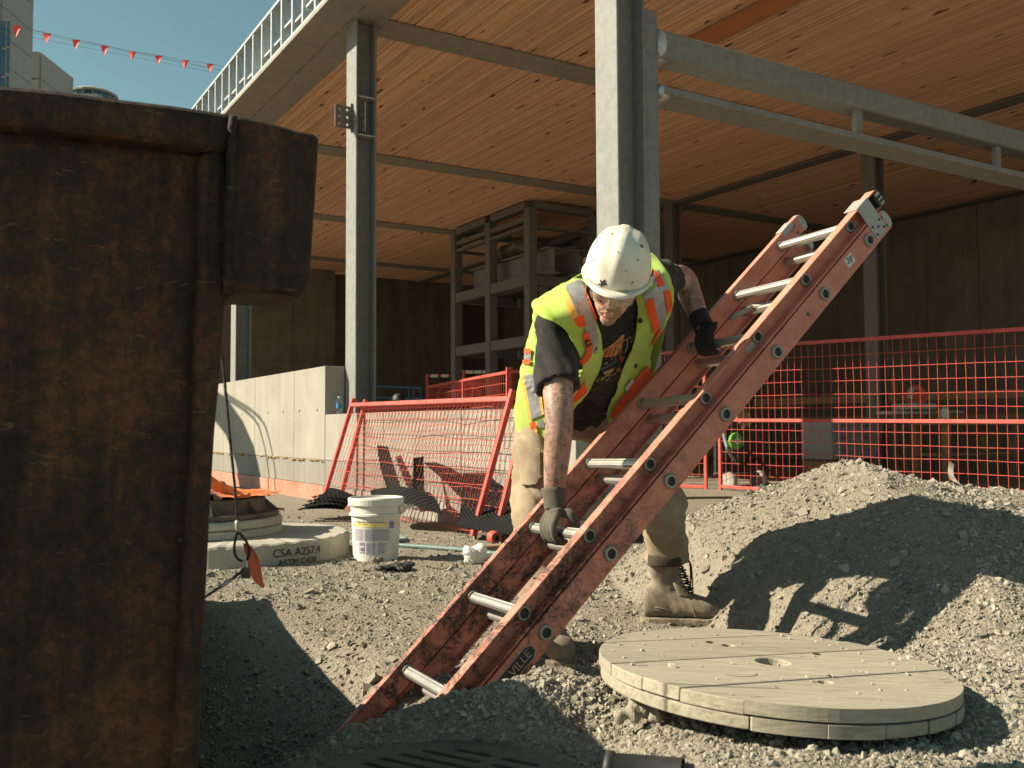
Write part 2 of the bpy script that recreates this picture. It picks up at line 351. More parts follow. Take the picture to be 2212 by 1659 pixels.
M['pants'] = m_cloth('tan_trousers', (.30, .23, .15), (.42, .35, .25), .5, 600, 7, .5)
M['glove'] = m_cloth('grey_knit_glove', (.105, .093, .07), (.2, .17, .13), .4, 900, 20, .4)
M['glove_shaded'] = m_cloth('shaded_knit_glove', (.03, .025, .022), (.07, .055, .045), .4, 900, 20, .3)  # upper hand's glove, its shade put into a darker colour
M['leather'] = m_cloth('dusty_leather', (.20, .165, .12), (.40, .335, .25), .8, 500, 12, .5)
M['sole'] = dusty('boot_sole', (.15, .125, .09), (.42, .35, .25), .8, .9, 14)
M['lace'] = simple('dark_lace', (.055, .04, .03), .8)
M['skin'] = m_skin(False); M['ink'] = m_skin(True)
M['beard'] = simple('sandy_beard', (.42, .26, .165), .85, 0, .3, 160, .6, 350, .004)
M['hat'] = dusty('white_hard_hat', (.74, .71, .60), (.36, .31, .22), .4, .38, 12, .06, var=.05)
M['glasses'] = m_clear('clear_lens', (.94, .96, .95))
M['white'] = dusty('white_plastic', (.66, .64, .575), (.38, .33, .255), .5, .5, 8, .06, var=.06)
M['ink_purple'] = simple('label_print', (.24, .19, .33), .7, 0, .2, 60, 0)
M['ink_yellow'] = simple('label_yellow', (.78, .62, .22), .7, 0, .1, 60, 0)
M['ink_black'] = simple('black_print', (.03, .03, .03), .7, 0, .3, 60, 0)
M['hose'] = dusty('green_hose', (.115, .20, .185), (.3, .28, .23), .4, .55, 14)
M['reelwood'] = m_wood('dusty_reel_wood', (.42, .375, .285), (.22, .19, .14), (1.4, 16, 16), rot=-.42)
M['lumber'] = m_wood('sawn_lumber', (.34, .215, .115), (.23, .14, .07))
M['timber'] = m_wood('red_timber', (.50, .215, .09), (.40, .16, .065))
M['flag'] = simple('red_pennant', (.85, .085, .06), .6, 0, .15, 20, 0)
M['rope'] = simple('grey_line', (.28, .25, .2), .8)
M['wirerope'] = simple('wire_rope', (.06, .055, .05), .5, .6, .4, 200, .3, 300)
M['tagred'] = simple('orange_tag', (.55, .10, .03), .5, 0, .25, 12, .05)
M['orangecloth'] = m_cloth('orange_sheet', (.86, .17, .035), (.85, .5, .2), .5, 500, 9, .4)
M['bag'] = simple('white_bag', (.72, .70, .64), .5, 0, .15, 20, .4, 30, .01)
M['bottle'] = m_clear('bottle_plastic', (.72, .86, .88), .14)
M['bluelabel'] = simple('blue_label', (.04, .22, .42), .5)
M['green'] = simple('green_plastic', (.10, .33, .05), .45)
M['blue'] = simple('blue_steel', (.03, .09, .16), .5)
M['greybox'] = dusty('grey_gang_box', (.33, .34, .32), (.25, .22, .18), .3, .5, 4)
M['glassdark'] = simple('window_glass', (.02, .055, .085), .08, 0, .2, 3, 0, spec=.8)
M['saw'] = dusty('tool_plastic', (.35, .34, .30), (.22, .19, .15), .3, .5, 10)
M['wrap'] = simple('shrink_wrap', (.16, .125, .09), .3, 0, .4, 12, .6, 16, .03)
M['eye'] = simple('eye_white', (.55, .5, .46), .2, 0, .1, 9, 0)
# ------------------------------------------------------------------ ground
def sst(a, b, x): t = np.clip((x-a)/(b-a), 0, 1); return t*t*(3-2*t)
def height(x, y, fine=True):
    x = np.asarray(x, float); y = np.asarray(y, float)
    h = -.14*sst(5.6, 7.4, y)
    # heap of crushed stone on the right
    zc = np.interp(x, [.50, .66, .81, 1.02, 1.325, 1.52, 1.63, 1.84, 2.0, 2.28, 3.2, 5.0, 7.0], [0, .13, .32, .41, .515, .60, .575, .52, .47, .45, .40, .2, 0])
    ys = np.interp(x, [.5, .65, .8, 1.0, 1.3, 1.5, 2.5], [3.95, 3.8, 3.42, 2.92, 2.56, 2.38, 2.30])
    u = (y-ys)/(4.3-ys)
    f = np.interp(u, [0, .15, .32, .55, .8, 1, 1.05], [0, .14, .42, .74, .93, 1, 1]); bk = 1-sst(4.35, 5.9, y)
    h = h+zc*f*bk
    # trench on the left
    p = V3(-1.7, 4.35, 0); q = V3(-.02, 2.95, 0); d = nrm(q-p); n = V3(d[1], -d[0], 0)
    s = (x-p[0])*n[0]+(y-p[1])*n[1]+.10*fbm(x*1.6, y*1.6, 3, 5)
    s2 = -(x-.02)*1.0+.05*fbm(x*3, y*3, 2, 9); s3 = (y-1.75)
    ins = np.minimum(np.minimum(s, s2*1.1), s3)
    h = h-1.25*sst(-.05, .80, ins)
    near = .125*sst(.14, .42, x+.12*(2.2-y))*(1-sst(2.5, 3.25, y)); h = np.maximum(h, h*.35+near)
    # spoil bank along the near edge of the trench
    zc2 = np.interp(x, [-1.6, -.8, -.55, -.37, -.26, -.12, 0, .1, .25, .42, .7, 1.2], [-.9, -.4, -.03, .05, .08, .12, .145, .142, .125, .12, .12, .12])
    yc = np.interp(x, [-.8, -.3, .1, .5], [2.08, 2.24, 2.36, 2.42])
    w = np.where(y < yc, .17, .12); g = np.exp(-((y-yc)/w)**2)
    h = h*(1-g)+np.maximum(h, zc2)*g
    keep = np.exp(-(((x+.143)/.36)**2+((y-1.867)/.33)**2)**4); h = h*(1-keep)+.0*keep       # the cast-iron cover lies here
    if fine:
        am = np.clip(1.25-.1*y, .25, 1)
        h = h+am*(.055*fbm(x*2.3, y*2.3, 3, 1)+.03*fbm(x*9, y*9, 3, 2)+.012*fbm(x*38, y*38, 2, 3))
    return h
def axis(dense, lo, hi, k=1.10):
    a = list(dense); st = dense[1]-dense[0]
    x = a[0]
    while x > lo: st *= k; x -= st; a.insert(0, x)
    st = dense[-1]-dense[-2]; x = a[-1]
    while x < hi: st *= k; x += st; a.append(x)
    return np.array(a)
gx = axis(np.arange(-1.9, 3.1, .014), -260, 260)
gy = axis(np.concatenate([np.arange(1.85, 4.3, .013), np.arange(4.3, 7.2, .026)]), -60, 260)
GX, GY = np.meshgrid(gx, gy); GZ = height(GX, GY)
nx_, ny_ = len(gx), len(gy)
me = bpy.data.meshes.new('ground')
idx = np.arange(nx_*ny_).reshape(ny_, nx_)
quads = np.stack([idx[:-1, :-1], idx[:-1, 1:], idx[1:, 1:], idx[1:, :-1]], -1).reshape(-1, 4)
me.vertices.add(nx_*ny_); me.vertices.foreach_set('co', np.stack([GX, GY, GZ], -1).ravel())
me.loops.add(len(quads)*4); me.loops.foreach_set('vertex_index', quads.ravel().astype(np.int32))
me.polygons.add(len(quads)); me.polygons.foreach_set('loop_start', np.arange(0, len(quads)*4, 4, dtype=np.int32))
me.polygons.foreach_set('use_smooth', np.ones(len(quads), bool)); me.update()
ground = link('ground', me, M['ground'], kind='structure', recalc=False)

def stones(name, X, Y, R, seed, hi=False):
    "angular stones: a jittered box (or rounder solid) each, all in one mesh"
    g = np.random.default_rng(seed); n = len(X)
    if hi:
        t = (1+5**.5)/2; b = np.array([(-1, t, 0), (1, t, 0), (-1, -t, 0), (1, -t, 0), (0, -1, t), (0, 1, t), (0, -1, -t), (0, 1, -t), (t, 0, -1), (t, 0, 1), (-t, 0, -1), (-t, 0, 1)])/1.9
        F = np.array([(0, 11, 5), (0, 5, 1), (0, 1, 7), (0, 7, 10), (0, 10, 11), (1, 5, 9), (5, 11, 4), (11, 10, 2), (10, 7, 6), (7, 1, 8), (3, 9, 4), (3, 4, 2), (3, 2, 6), (3, 6, 8), (3, 8, 9), (4, 9, 5), (2, 4, 11), (6, 2, 10), (8, 6, 7), (9, 8, 1)])
    else:
        b = np.array([(sx, sy, sz) for sz in (-1, 1) for sy in (-1, 1) for sx in (-1, 1)], float)*.72
        F = np.array([(0, 2, 3), (0, 3, 1), (4, 5, 7), (4, 7, 6), (0, 1, 5), (0, 5, 4), (2, 6, 7), (2, 7, 3), (0, 4, 6), (0, 6, 2), (1, 3, 7), (1, 7, 5)])
    k = len(b)
    P = b[None]*(1+g.uniform(-.27, .27, (n, k, 3)))*np.stack([g.uniform(.85, 1.55, n), g.uniform(.65, 1.15, n), g.uniform(.4, .8, n)], -1)[:, None]
    q = g.normal(size=(n, 4)); q[:, 1:3] *= .45; q /= np.linalg.norm(q, axis=1)[:, None]; a, bb, c, d = q.T
    Rm = np.stack([1-2*(c*c+d*d), 2*(bb*c-a*d), 2*(bb*d+a*c), 2*(bb*c+a*d), 1-2*(bb*bb+d*d), 2*(c*d-a*bb), 2*(bb*d-a*c), 2*(c*d+a*bb), 1-2*(bb*bb+c*c)], -1).reshape(n, 3, 3)
    P = np.einsum('nij,nkj->nki', Rm, P)*R[:, None, None]
    Z = height(X, Y)+R*g.uniform(-.35, .3, n)
    P += np.stack([X, Y, Z], -1)[:, None]
    T = (F[None]+np.arange(n)[:, None, None]*k).reshape(-1, 3)
    me = bpy.data.meshes.new(name); me.vertices.add(n*k); me.vertices.foreach_set('co', P.ravel())
    me.loops.add(len(T)*3); me.loops.foreach_set('vertex_index', T.ravel().astype(np.int32))
    me.polygons.add(len(T)); me.polygons.foreach_set('loop_start', np.arange(0, len(T)*3, 3, dtype=np.int32)); 
    at_ = me.attributes.new('tint', 'FLOAT', 'POINT'); at_.data.foreach_set('value', np.repeat(np.clip(g.normal(.42, .24, n), 0, 1), k).astype(np.float32))
    me.update(); me.shade_flat(); return me
REEL_C = V3(.80, 2.83, .0)
def scatter(n, y0, y1, seed, rm, sig, clump=0.5):
    g = np.random.default_rng(seed); u = g.uniform(0, 1, n); Y = 1/(1/y0+u*(1/y1-1/y0)); X = g.uniform(-.60, .60, n)*Y
    dens = .55+1.3*fbm(X*2.2, Y*2.2, 3, 17)+.55*sst(.6, 1.4, X)+.35*np.exp(-((Y-2.3)/.25)**2)
    ok = g.uniform(0, 1, n) < np.clip(dens, .12, 1)
    ok &= (.8532*X+.5216*Y) < 7.4
    ok &= ((X+.143)/.31)**2+((Y-1.867)/.31)**2 > 1
    ok &= ((X+1.66)/.66)**2+((Y-5.78)/.66)**2 > 1
    X, Y = X[ok], Y[ok]; R = rm*np.exp(g.normal(0, sig, len(X))); return X, Y, np.clip(R, .002, np.where(Y < 3, .011, .02))
for args, hi in (((66000, 1.74, 3.1, 1, .0031, .6), True), ((100000, 2.2, 5.2, 2, .0032, .6), False), ((46000, 4.2, 9.5, 3, .0046, .55), False)):
    X, Y, R = scatter(*args)
    link('gravel', stones('gravel', X, Y, R, args[3]+40, hi), M['stone'], label='loose grey crushed stone lying all over the dusty ground', kind='stuff', recalc=False)
X, Y, R = scatter(420, 2.4, 5.5, 23, .015, .25); link('gravel', stones('gravel', X, Y, R*np.clip(Y/3.2, .75, 1.3), 95, True), M['ground'], label='lumps of dry dirt among the crushed stone', kind='stuff', recalc=False)
g = np.random.default_rng(77)      # a few larger lumps
X, Y, R = scatter(1300, 2.3, 6.0, 21, .0105, .3)
link('gravel', stones('gravel', X, Y, R, 90, True), M['stone'], label='larger stones scattered over the crushed stone ground', kind='stuff', recalc=False)
# ------------------------------------------------------------------ the half-built timber and steel building
FA = ((9.87, .33), (14.8, .28), (19.6, .28), (24.5, .28))
ZC = 5.42                                         # underside of the steel plates that carry the timber deck
B3 = (AX, BX, ZX)
def abox(mb, a0, a1, b0, b1, z0, z1): return mb.box(ab((a0+a1)/2, (b0+b1)/2, (z0+z1)/2), (abs(a1-a0), abs(b1-b0), abs(z1-z0)), B3)
GRID = math.atan2(.52159, .85320)
def lbox(mb, a0, a1, b0, b1, z0, z1): return mb.box(((b0+b1)/2, (a0+a1)/2, (z0+z1)/2), (b1-b0, a1-a0, z1-z0))
bld = empty('timber_building', ab(10, 8, 0), 'half-built steel and timber building with open front and laminated wood ceiling', 'building')
def hcol(a, b, sa, sb, z0, z1, m, name='column', t=.022, **kw):
    mb = MB(); abox(mb, a, a+sa, b, b+t, z0, z1); abox(mb, a, a+sa, b+sb-t, b+sb, z0, z1); abox(mb, a+sa/2-.008, a+sa/2+.008, b+t-.001, b+sb-t+.001, z0, z1)
    return mb.build(name, m, bld, bevel=.004, seg=1, **kw)
c1 = hcol(5.11, 3.99, .254, .254, -.2, 8.6, M['steel'], label='grey steel column standing behind the worker')
mb = MB(); abox(mb, 5.135, 5.255, 4.247, 4.385, -.2, 3.75); mb.build('post', M['steel'], bld, bevel=.012)
c2 = hcol(9.87, 3.99, .30, .25, -.2, ZC, M['steel'], label='grey steel column with bolting plates beside the concrete wall')
for a, s in FA[1:]: hcol(a, 3.99, s, .25, -.2, ZC, M['steel'])
for a, b in ((9.87, 12.95), (14.8, 12.95), (19.6, 12.95)): hcol(a, b, .254, .254, -.1, ZC, M['darksteel'])
# bolting plates with holes
def perforated(mb, o, U, W, N, nu, nv, du, dv, r, t):
    U, W, N = map(nrm, (U, W, N))
    for i in range(nu):
        for j in range(nv):
            c = o+(i+.5)*du*U+(j+.5)*dv*W; out = []; inn = []
            for k in range(8):
                an = math.pi/4*k; ca, sa = math.cos(an), math.sin(an); e = max(abs(ca), abs(sa))
                out.append(c+du/2*ca/e*U+dv/2*sa/e*W); inn.append(c+r*ca*U+r*sa*W)
            V = out+inn+[p+t*N for p in out]+[p+t*N for p in inn]
            F = []
            for k in range(8):
                l = (k+1) % 8; F += [(k, l, 8+l, 8+k), (16+k, 24+k, 24+l, 16+l), (8+k, 8+l, 24+l, 24+k), (k, 16+k, 16+l, l)]
            mb.add(V, F)
mb = MB(); perforated(mb, ab(9.96, 3.99-.215, 4.16), BX, ZX, AX, 2, 3, .095, .085, .016, .012); mb.box(ab(9.966, 3.976, 4.29), (.012, .03, .33), B3)
mb.build('bolting_plate', M['darksteel'], bld)
mb = MB(); perforated(mb, ab(9.88, 4.10, 4.13), AX, ZX, BX, 2, 4, .05, .085, .012, .01); abox(mb, 9.872, 9.985, 4.02, 4.23, 4.08, 4.095); abox(mb, 9.872, 9.985, 4.02, 4.23, 4.52, 4.535)
mb.build('bolting_plate', M['galv'], bld)
# steel plates under the deck
for (b0, b1) in ((3.56, 3.952), (3.964, 4.33)):
    mb = MB(); abox(mb, .5, 27, b0, b1, ZC, ZC+.05); mb.build('soffit_plate', M['plate'], bld, bevel=.003, seg=1)
for k in range(60):
    a = 2.2+.42*k+.05*math.sin(k*3.1)
    if k == 0:
        mb = MB(); abox(mb, 0, .14, -.012, .012, ZC+.004, ZC+.03); tab0 = mb.build('soffit_tab', M['plate'], bld); tab = tab0
    else:
        tab = tab0.copy(); col.objects.link(tab)
    tab.location = ab(a, 3.958).tolist() if k == 0 else ab(a, 3.958).tolist()
for k, a in enumerate((10.0, 14.93, 19.75, 24.6)):
    mb = MB(); abox(mb, a-.23, a+.23, 4.332, 18.5, ZC, ZC+.022); mb.build('beam', M['plate'], bld, bevel=.003, seg=1)
for b, a0, a1, w in ((13.08, 5.0, 27, .30), (18.3, 3, 30, .3)):
    mb = MB(); abox(mb, a0, a1, b-w/2, b+w/2, ZC-.03, ZC-.004); mb.build('beam', M['darksteel'], bld, bevel=.003, seg=1)
mb = MB(); abox(mb, 4.6, 9.76, 7.62, 7.74, ZC-.16, ZC+.01); mb.build('timber_joist', M['timber'], bld, bevel=.006)
mb = MB(); abox(mb, 4.6, 9.76, 7.75, 7.80, ZC-.06, ZC+.012); mb.build('timber_joist', M['timber'], bld, bevel=.006)
# the nail-laminated deck: one board on edge beside the next
deck = empty('timber_deck', ab(14, 9, ZC)); deck.parent = bld; deck.matrix_parent_inverse = Matrix.Translation(-Vector(LOC['timber_building'])); deck['label'] = 'orange-brown ceiling of narrow boards laid side by side'
mb = MB(); mb.box((0, 0, .0755), (.0295, 26.4, .099)); bme = mb.mesh('ceiling_board'); fix_normals(bme); bme.materials.append(M['board'])
rr = random.Random(3); NB = int((18.6-4.336)/.038)
far = MB()
for k in range(NB):
    b = 4.336+.019+.038*k; dz = rr.choice((0, 0, .002, .004, .007, -.002)); 
    if k % 16 == 0: b += .0
    if k < 300:
        o = bpy.data.objects.new('ceiling_board', bme); col.objects.link(o); o.parent = deck
        o.location = (ab(13.7, b, ZC+dz)-np.array(LOC['timber_deck'])).tolist()
        o.rotation_euler = (0, 0, math.atan2(.52159, .85320))
        if k % 17 == 8: o.scale = (1, 1, .93); o.location.z += .012
    else: abox(far, .5, 26.9, b-.0168, b+.0168, ZC+.026+dz, ZC+.125)
far.build('ceiling_boards_beyond', M['board'], deck, kind='stuff')
mb = MB(); abox(mb, .5, 31.6, 4.0, 22, ZC+.127, ZC+.17); mb.build('roof_slab', M['darksteel'], bld)
# double tube beam running off to the right
ye = 13.0
mb = MB(); abox(mb, 5.11, 5.315, 4.39, ye, 3.415, 3.62); mb.build('tube_beam', M['steel'], bld, bevel=.03, seg=3)
mb = MB(); abox(mb, 5.10, 5.37, 4.39, ye, 3.145, 3.20); mb.build('flat_beam', M['steel'], bld, bevel=.004)
for k, b in enumerate((6.55, 8.55, 10.55)):
    mb = MB(); abox(mb, 5.15, 5.20, b, b+.075, 3.201, 3.42); mb.build('hanger', M['steel'], bld, bevel=.004)
for z in (3.17, 3.52):
    mb = MB(); mb.loft([(ab(5.21, 4.387+.05*k, z), AX*(.115-.012*k), ZX*(.11 if z > 3.3 else .05)) for k in range(3)], 16, power=4); mb.build('weld_collar', M['galv'], bld, smooth=True)
# stud parapet above the slab edge
par = empty('stud_parapet', ab(15, 3.7, ZC+.05)); par.parent = bld; par.matrix_parent_inverse = Matrix.Translation(-Vector(LOC['timber_building'])); par['label'] = 'bright metal stud framing along the roof edge'
for z, h in ((ZC+.052, .03), (ZC+.69, .035)):
    for b0 in (3.57,):
        mb = MB(); abox(mb, 4, 26.5, b0, b0+.152, z, z+.0025); abox(mb, 4, 26.5, b0-.003, b0, z-.001, z+h); abox(mb, 4, 26.5, b0+.152, b0+.155, z-.001, z+h); mb.build('track', M['galv'], par)
mb = MB(); H = .62
lbox(mb, -.002, .0, 0, .15, 0, H); lbox(mb, 0, .042, 0, .002, 0, H); lbox(mb, 0, .042, .148, .15, 0, H); lbox(mb, .04, .042, .002, .014, 0, H); lbox(mb, .04, .042, .136, .148, 0, H)
sme = mb.mesh('stud'); fix_normals(sme); sme.materials.append(M['galv'])
mb = MB(); lbox(mb, 0, .395, 0, .09, 0, .003); lbox(mb, 0, .395, 0, .003, 0, .03); nme = mb.mesh('nogging'); fix_normals(nme); nme.materials.append(M['galv'])
rr = random.Random(11)
for k in range(54):
    a = 4.4+.405*k+rr.uniform(-.02, .02)
    o = bpy.data.objects.new('stud', sme); col.objects.link(o); o.parent = par; o.location = (ab(a, 3.571, ZC+.058)-np.array(LOC['stud_parapet'])).tolist(); o.rotation_euler = (0, 0, GRID)
    if rr.random() < .8:
        o = bpy.data.objects.new('nogging', nme); col.objects.link(o); o.parent = par; o.location = (ab(a, 3.60, ZC+rr.choice((.18, .22, .25, .3)))-np.array(LOC['stud_parapet'])).tolist(); o.rotation_euler = (0, 0, GRID)
    if rr.random() < .25:
        mb = MB(); abox(mb, a+.06, a+.06+rr.uniform(.1, .25), 3.73, 3.74, ZC+.1, ZC+rr.uniform(.3, .6)); mb.build('backing_plate', M['galv'], par)
# inner walls of board-marked concrete
def panel_wall(name, a0, a1, b0, b1, z0, z1, label, pw=1.22, ph=2.44, thick=.3, along='b', m='inner', root=None):
    r = empty(name, ab((a0+a1)/2, (b0+b1)/2, z0), label, 'wall'); mb = MB()
    if along == 'b': abox(mb, a0+.02, a0+thick, b0, b1, z0, z1)
    else: abox(mb, a0, a1, b0+.02, b0+thick, z0, z1)
    mb.build('wall_core', M[m], r)
    L0, L1 = (b0, b1) if along == 'b' else (a0, a1); n = max(1, round((L1-L0)/pw)); w = (L1-L0)/n; nz = max(1, round((z1-z0)/ph)); hh = (z1-z0)/nz
    for i in range(n):
        for j in range(nz):
            u0, u1 = L0+i*w+.006, L0+(i+1)*w-.006; z_0, z_1 = z0+j*hh+.005, z0+(j+1)*hh-.005; pr = .004*((i*7+j*3) % 3)
            mb = MB()
            if along == 'b': abox(mb, a0-pr, a0+.019, u0, u1, z_0, z_1)
            else: abox(mb, u0, u1, b0-pr, b0+.019, z_0, z_1)
            mb.build('formed_panel', M[m], r)
    return r
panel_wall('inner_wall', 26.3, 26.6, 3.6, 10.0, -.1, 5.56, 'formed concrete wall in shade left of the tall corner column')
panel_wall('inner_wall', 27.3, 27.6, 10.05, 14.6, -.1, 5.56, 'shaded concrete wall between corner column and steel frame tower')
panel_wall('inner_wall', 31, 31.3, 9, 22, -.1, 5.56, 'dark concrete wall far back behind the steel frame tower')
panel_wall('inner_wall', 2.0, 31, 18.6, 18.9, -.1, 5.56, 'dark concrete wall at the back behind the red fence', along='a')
mb = MB(); abox(mb, 1.0, 33, 7.35, 22, -.28, -.115); mb.build('floor', M['floor'], kind='structure', bevel=.01)

# low concrete wall along the building front
wl_ = empty('retaining_wall', ab(12, 3.87, -.2), 'pale concrete retaining wall, stepped down at the steel column', 'wall')
cuts = [10.172, 11.25, 12.9, 14.55, 16.2, 17.85, 19.5]
for i in range(len(cuts)-1):
    mb = MB(); abox(mb, cuts[i]+.004, cuts[i+1]-.004, 3.75, 3.985, .412, 1.474); mb.build('wall_pour', M['wall'], wl_, bevel=.008)
    mb = MB(); abox(mb, cuts[i]+.002, cuts[i+1]-.002, 3.753, 3.985, .13, .409); mb.build('wall_base', M['wall_damp'], wl_, bevel=.004)
    mb = MB(); abox(mb, cuts[i]+.001, cuts[i+1]-.001, 3.735, 3.985, -.5, .126); mb.build('membrane', M['membrane'], wl_, bevel=.006)
for a0, a1 in ((8.55, 10.165), (6.95, 8.545), (5.3, 6.945)):
    mb = MB(); abox(mb, a0, a1, 3.75, 3.985, .412, .924); mb.build('wall_pour', M['wall'], wl_, bevel=.008)
    mb = MB(); abox(mb, a0, a1, 3.753, 3.985, .13, .409); mb.build('wall_base', M['wall_damp'], wl_, bevel=.004)
    mb = MB(); abox(mb, a0, a1, 3.74, 3.985, -.5, .126); mb.build('wall_base', M['wall'], wl_, bevel=.006)
mb = MB(); rr = random.Random(4)
for k in range(46):
    a = 10.2+k*.16; 
    if rr.random() < .75: mb.tube([ab(a+j*.05, 3.742+rr.uniform(-.004, .004), .408+rr.uniform(-.016, .01)) for j in range(5)], [.004, .013*rr.random()+.004, .012*rr.random()+.004, .01, .003], 6)
mb.build('foam_seam', M['lumber'], wl_, smooth=True)
for k in range(9):
    mb = MB(); mb.lathe([(.016, 0), (.016, .004)], ab(10.42+.62*k, 3.7515, .98), 10, (AX, ZX, -BX)); mb.build('tie_hole', M['ink_black'], wl_)

# ------------------------------------------------------------------ steel frame tower inside
tw = empty('steel_frame_tower', ab(17.6, 11, -.1), 'dark steel frame tower of posts and crossbeams under the ceiling', 'steel frame')
for a, b in ((16.0, 10.2), (17.6, 10.2), (19.2, 10.2), (16.0, 11.8), (16.0, 13.6), (19.2, 12.8), (17.6, 12.8)):
    mb = MB(); abox(mb, a, a+.2, b, b+.2, -.11, 5.25); mb.build('post', M['darksteel'], tw, bevel=.008)
for z, h, w in ((5.26, .14, .2), (5.0, .1, .16), (4.86, .05, .16), (3.68, .21, .16), (2.44, .21, .16), (1.2, .21, .16)):
    mb = MB()
    for a0, a1 in ((16.205, 17.595), (17.805, 19.195)):
        mb = MB(); abox(mb, a0, a1, 10.22, 10.22+w, z, z+h); mb.build('crossbeam', M['darksteel'], tw, bevel=.006)
    if z != 5.0:
        for a in (16.02, 19.22):
            mb = MB(); abox(mb, a, a+w, 10.405, 11.795, z, z+h); mb.build('crossbeam', M['darksteel'], tw, bevel=.006)
            mb = MB(); abox(mb, a, a+w, 12.005, 13.595, z, z+h); mb.build('crossbeam', M['darksteel'], tw, bevel=.006)
    mb = MB(); abox(mb, 16.205, 19.195, 12.82, 12.82+w, z, z+h); mb.build('crossbeam', M['darksteel'], tw, bevel=.006)
for k in range(2):
    b = 10.46+.62*k; r = empty('steel_joist', ab(17, b, 3.9), ('grey steel I-beam resting at the outer side of the frame tower', 'grey steel I-beam resting further inside the frame tower')[k], 'steel beam')
    mb = MB(); abox(mb, 15.7, 19.0, b, b+.3, 3.895, 3.92); abox(mb, 15.7, 19.0, b, b+.3, 4.4, 4.425); abox(mb, 15.7, 19.0, b+.14, b+.16, 3.919, 4.401); mb.build('steel_section', M['steel'], r)
mb = MB(); rr = random.Random(9)
for k in range(7):
    c = ab(17.1+.16*k, 10.95+rr.uniform(-.12, .12), 4.66+rr.uniform(-.04, .1)); mb.loft([(c+AX*x, BX*.28*s, ZX*.2*s) for x, s in ((-.16, .6), (-.05, 1), (.08, .95), (.18, .6))], 12)
me = remesh(mb, .05, 'wrapped_bundle', 2); P = co(me); setco(me, P+vnormals(me)*wobble(P, .03, 6)[:, None])
link('wrapped_bundle', me, M['wrap'], None, True, label='shrink-wrapped bundle lying on the I-beams in the frame tower', cat='bundle')
# ------------------------------------------------------------------ towers against the sky
def tower(name, label, x0, x1, y, dep, ztop, strips, chamf=0):
    r = empty(name, (float((x0+x1)/2), y+dep/2, 0), label, 'building')
    n = max(2, round((x1-x0)/3.2)); w = (x1-x0)/n; nz = int(ztop/3.6)
    mb = MB(); mb.box(((x0+x1)/2, y+dep/2+.15, ztop/2), (x1-x0-.2, dep, ztop)); mb.build('core', M['tower'], r)
    for i in range(n):
        for j in range(2, nz):
            mb = MB(); mb.box((x0+(i+.5)*w, y-.02*((i+j) % 3), j*ztop/nz+ztop/nz/2), (w-.09, .3, ztop/nz-.09)); o = mb.build('cladding_panel', M['tower'], r)
    for j in range(2, nz):
        mb = MB(); mb.box((x1-.03, y+dep/2, j*ztop/nz+ztop/nz/2), (.3, dep-.3, ztop/nz-.09)); mb.build('cladding_panel', M['tower'], r)
    for s0, s1, za, zb in strips:
        k = max(1, int((zb-za)/3.4))
        for j in range(k):
            z0 = za+(zb-za)/k*j; mb = MB(); mb.box(((s0+s1)/2, y-.28, z0+(zb-za)/k/2), (s1-s0, .2, (zb-za)/k-.35)); mb.build('window', M['glassdark'], r)
    return r
def tx(px, d): return (px-1106)/FPX*d
tower('concrete_tower', 'tallest grey concrete tower with dark window strips at the picture edge', tx(-160, 118), tx(54, 126), 118, 8, 66, [(tx(-30, 117.7), tx(-6, 117.7), 20, 53), (tx(-2, 117.7), tx(3.5, 117.7), 18, 53)])
tower('concrete_tower', 'lower grey concrete tower block beside the tall window-strip tower', tx(30, 130), tx(145, 140), 130, 10, .75+(930-96)/FPX*130, [])
t3 = tower('concrete_tower', 'low distant concrete block with rounded glass roof pavilion', tx(120, 143), tx(254, 152), 143, 9, .75+(930-190)/FPX*143, [])
mb = MB(); cxx = tx(196, 148); zz = .75+(930-190)/FPX*143
mb.lathe([(3.3, 0), (3.3, 1.0)], (cxx, 147, zz), 16); mb.build('pavilion_glass', M['glassdark'], t3)
mb = MB(); mb.lathe([(3.7, 1.0), (3.7, 1.25), (2.9, 1.7), (.5, 2.0)], (cxx, 147, zz), 16); mb.build('pavilion_roof', M['tower'], t3)
for k in range(16):
    an = 2*math.pi*k/16; mb = MB(); mb.box((cxx+3.36*math.cos(an), 147+3.36*math.sin(an), zz+.5), (.12, .12, 1.0)); mb.build('mullion', M['tower'], t3)
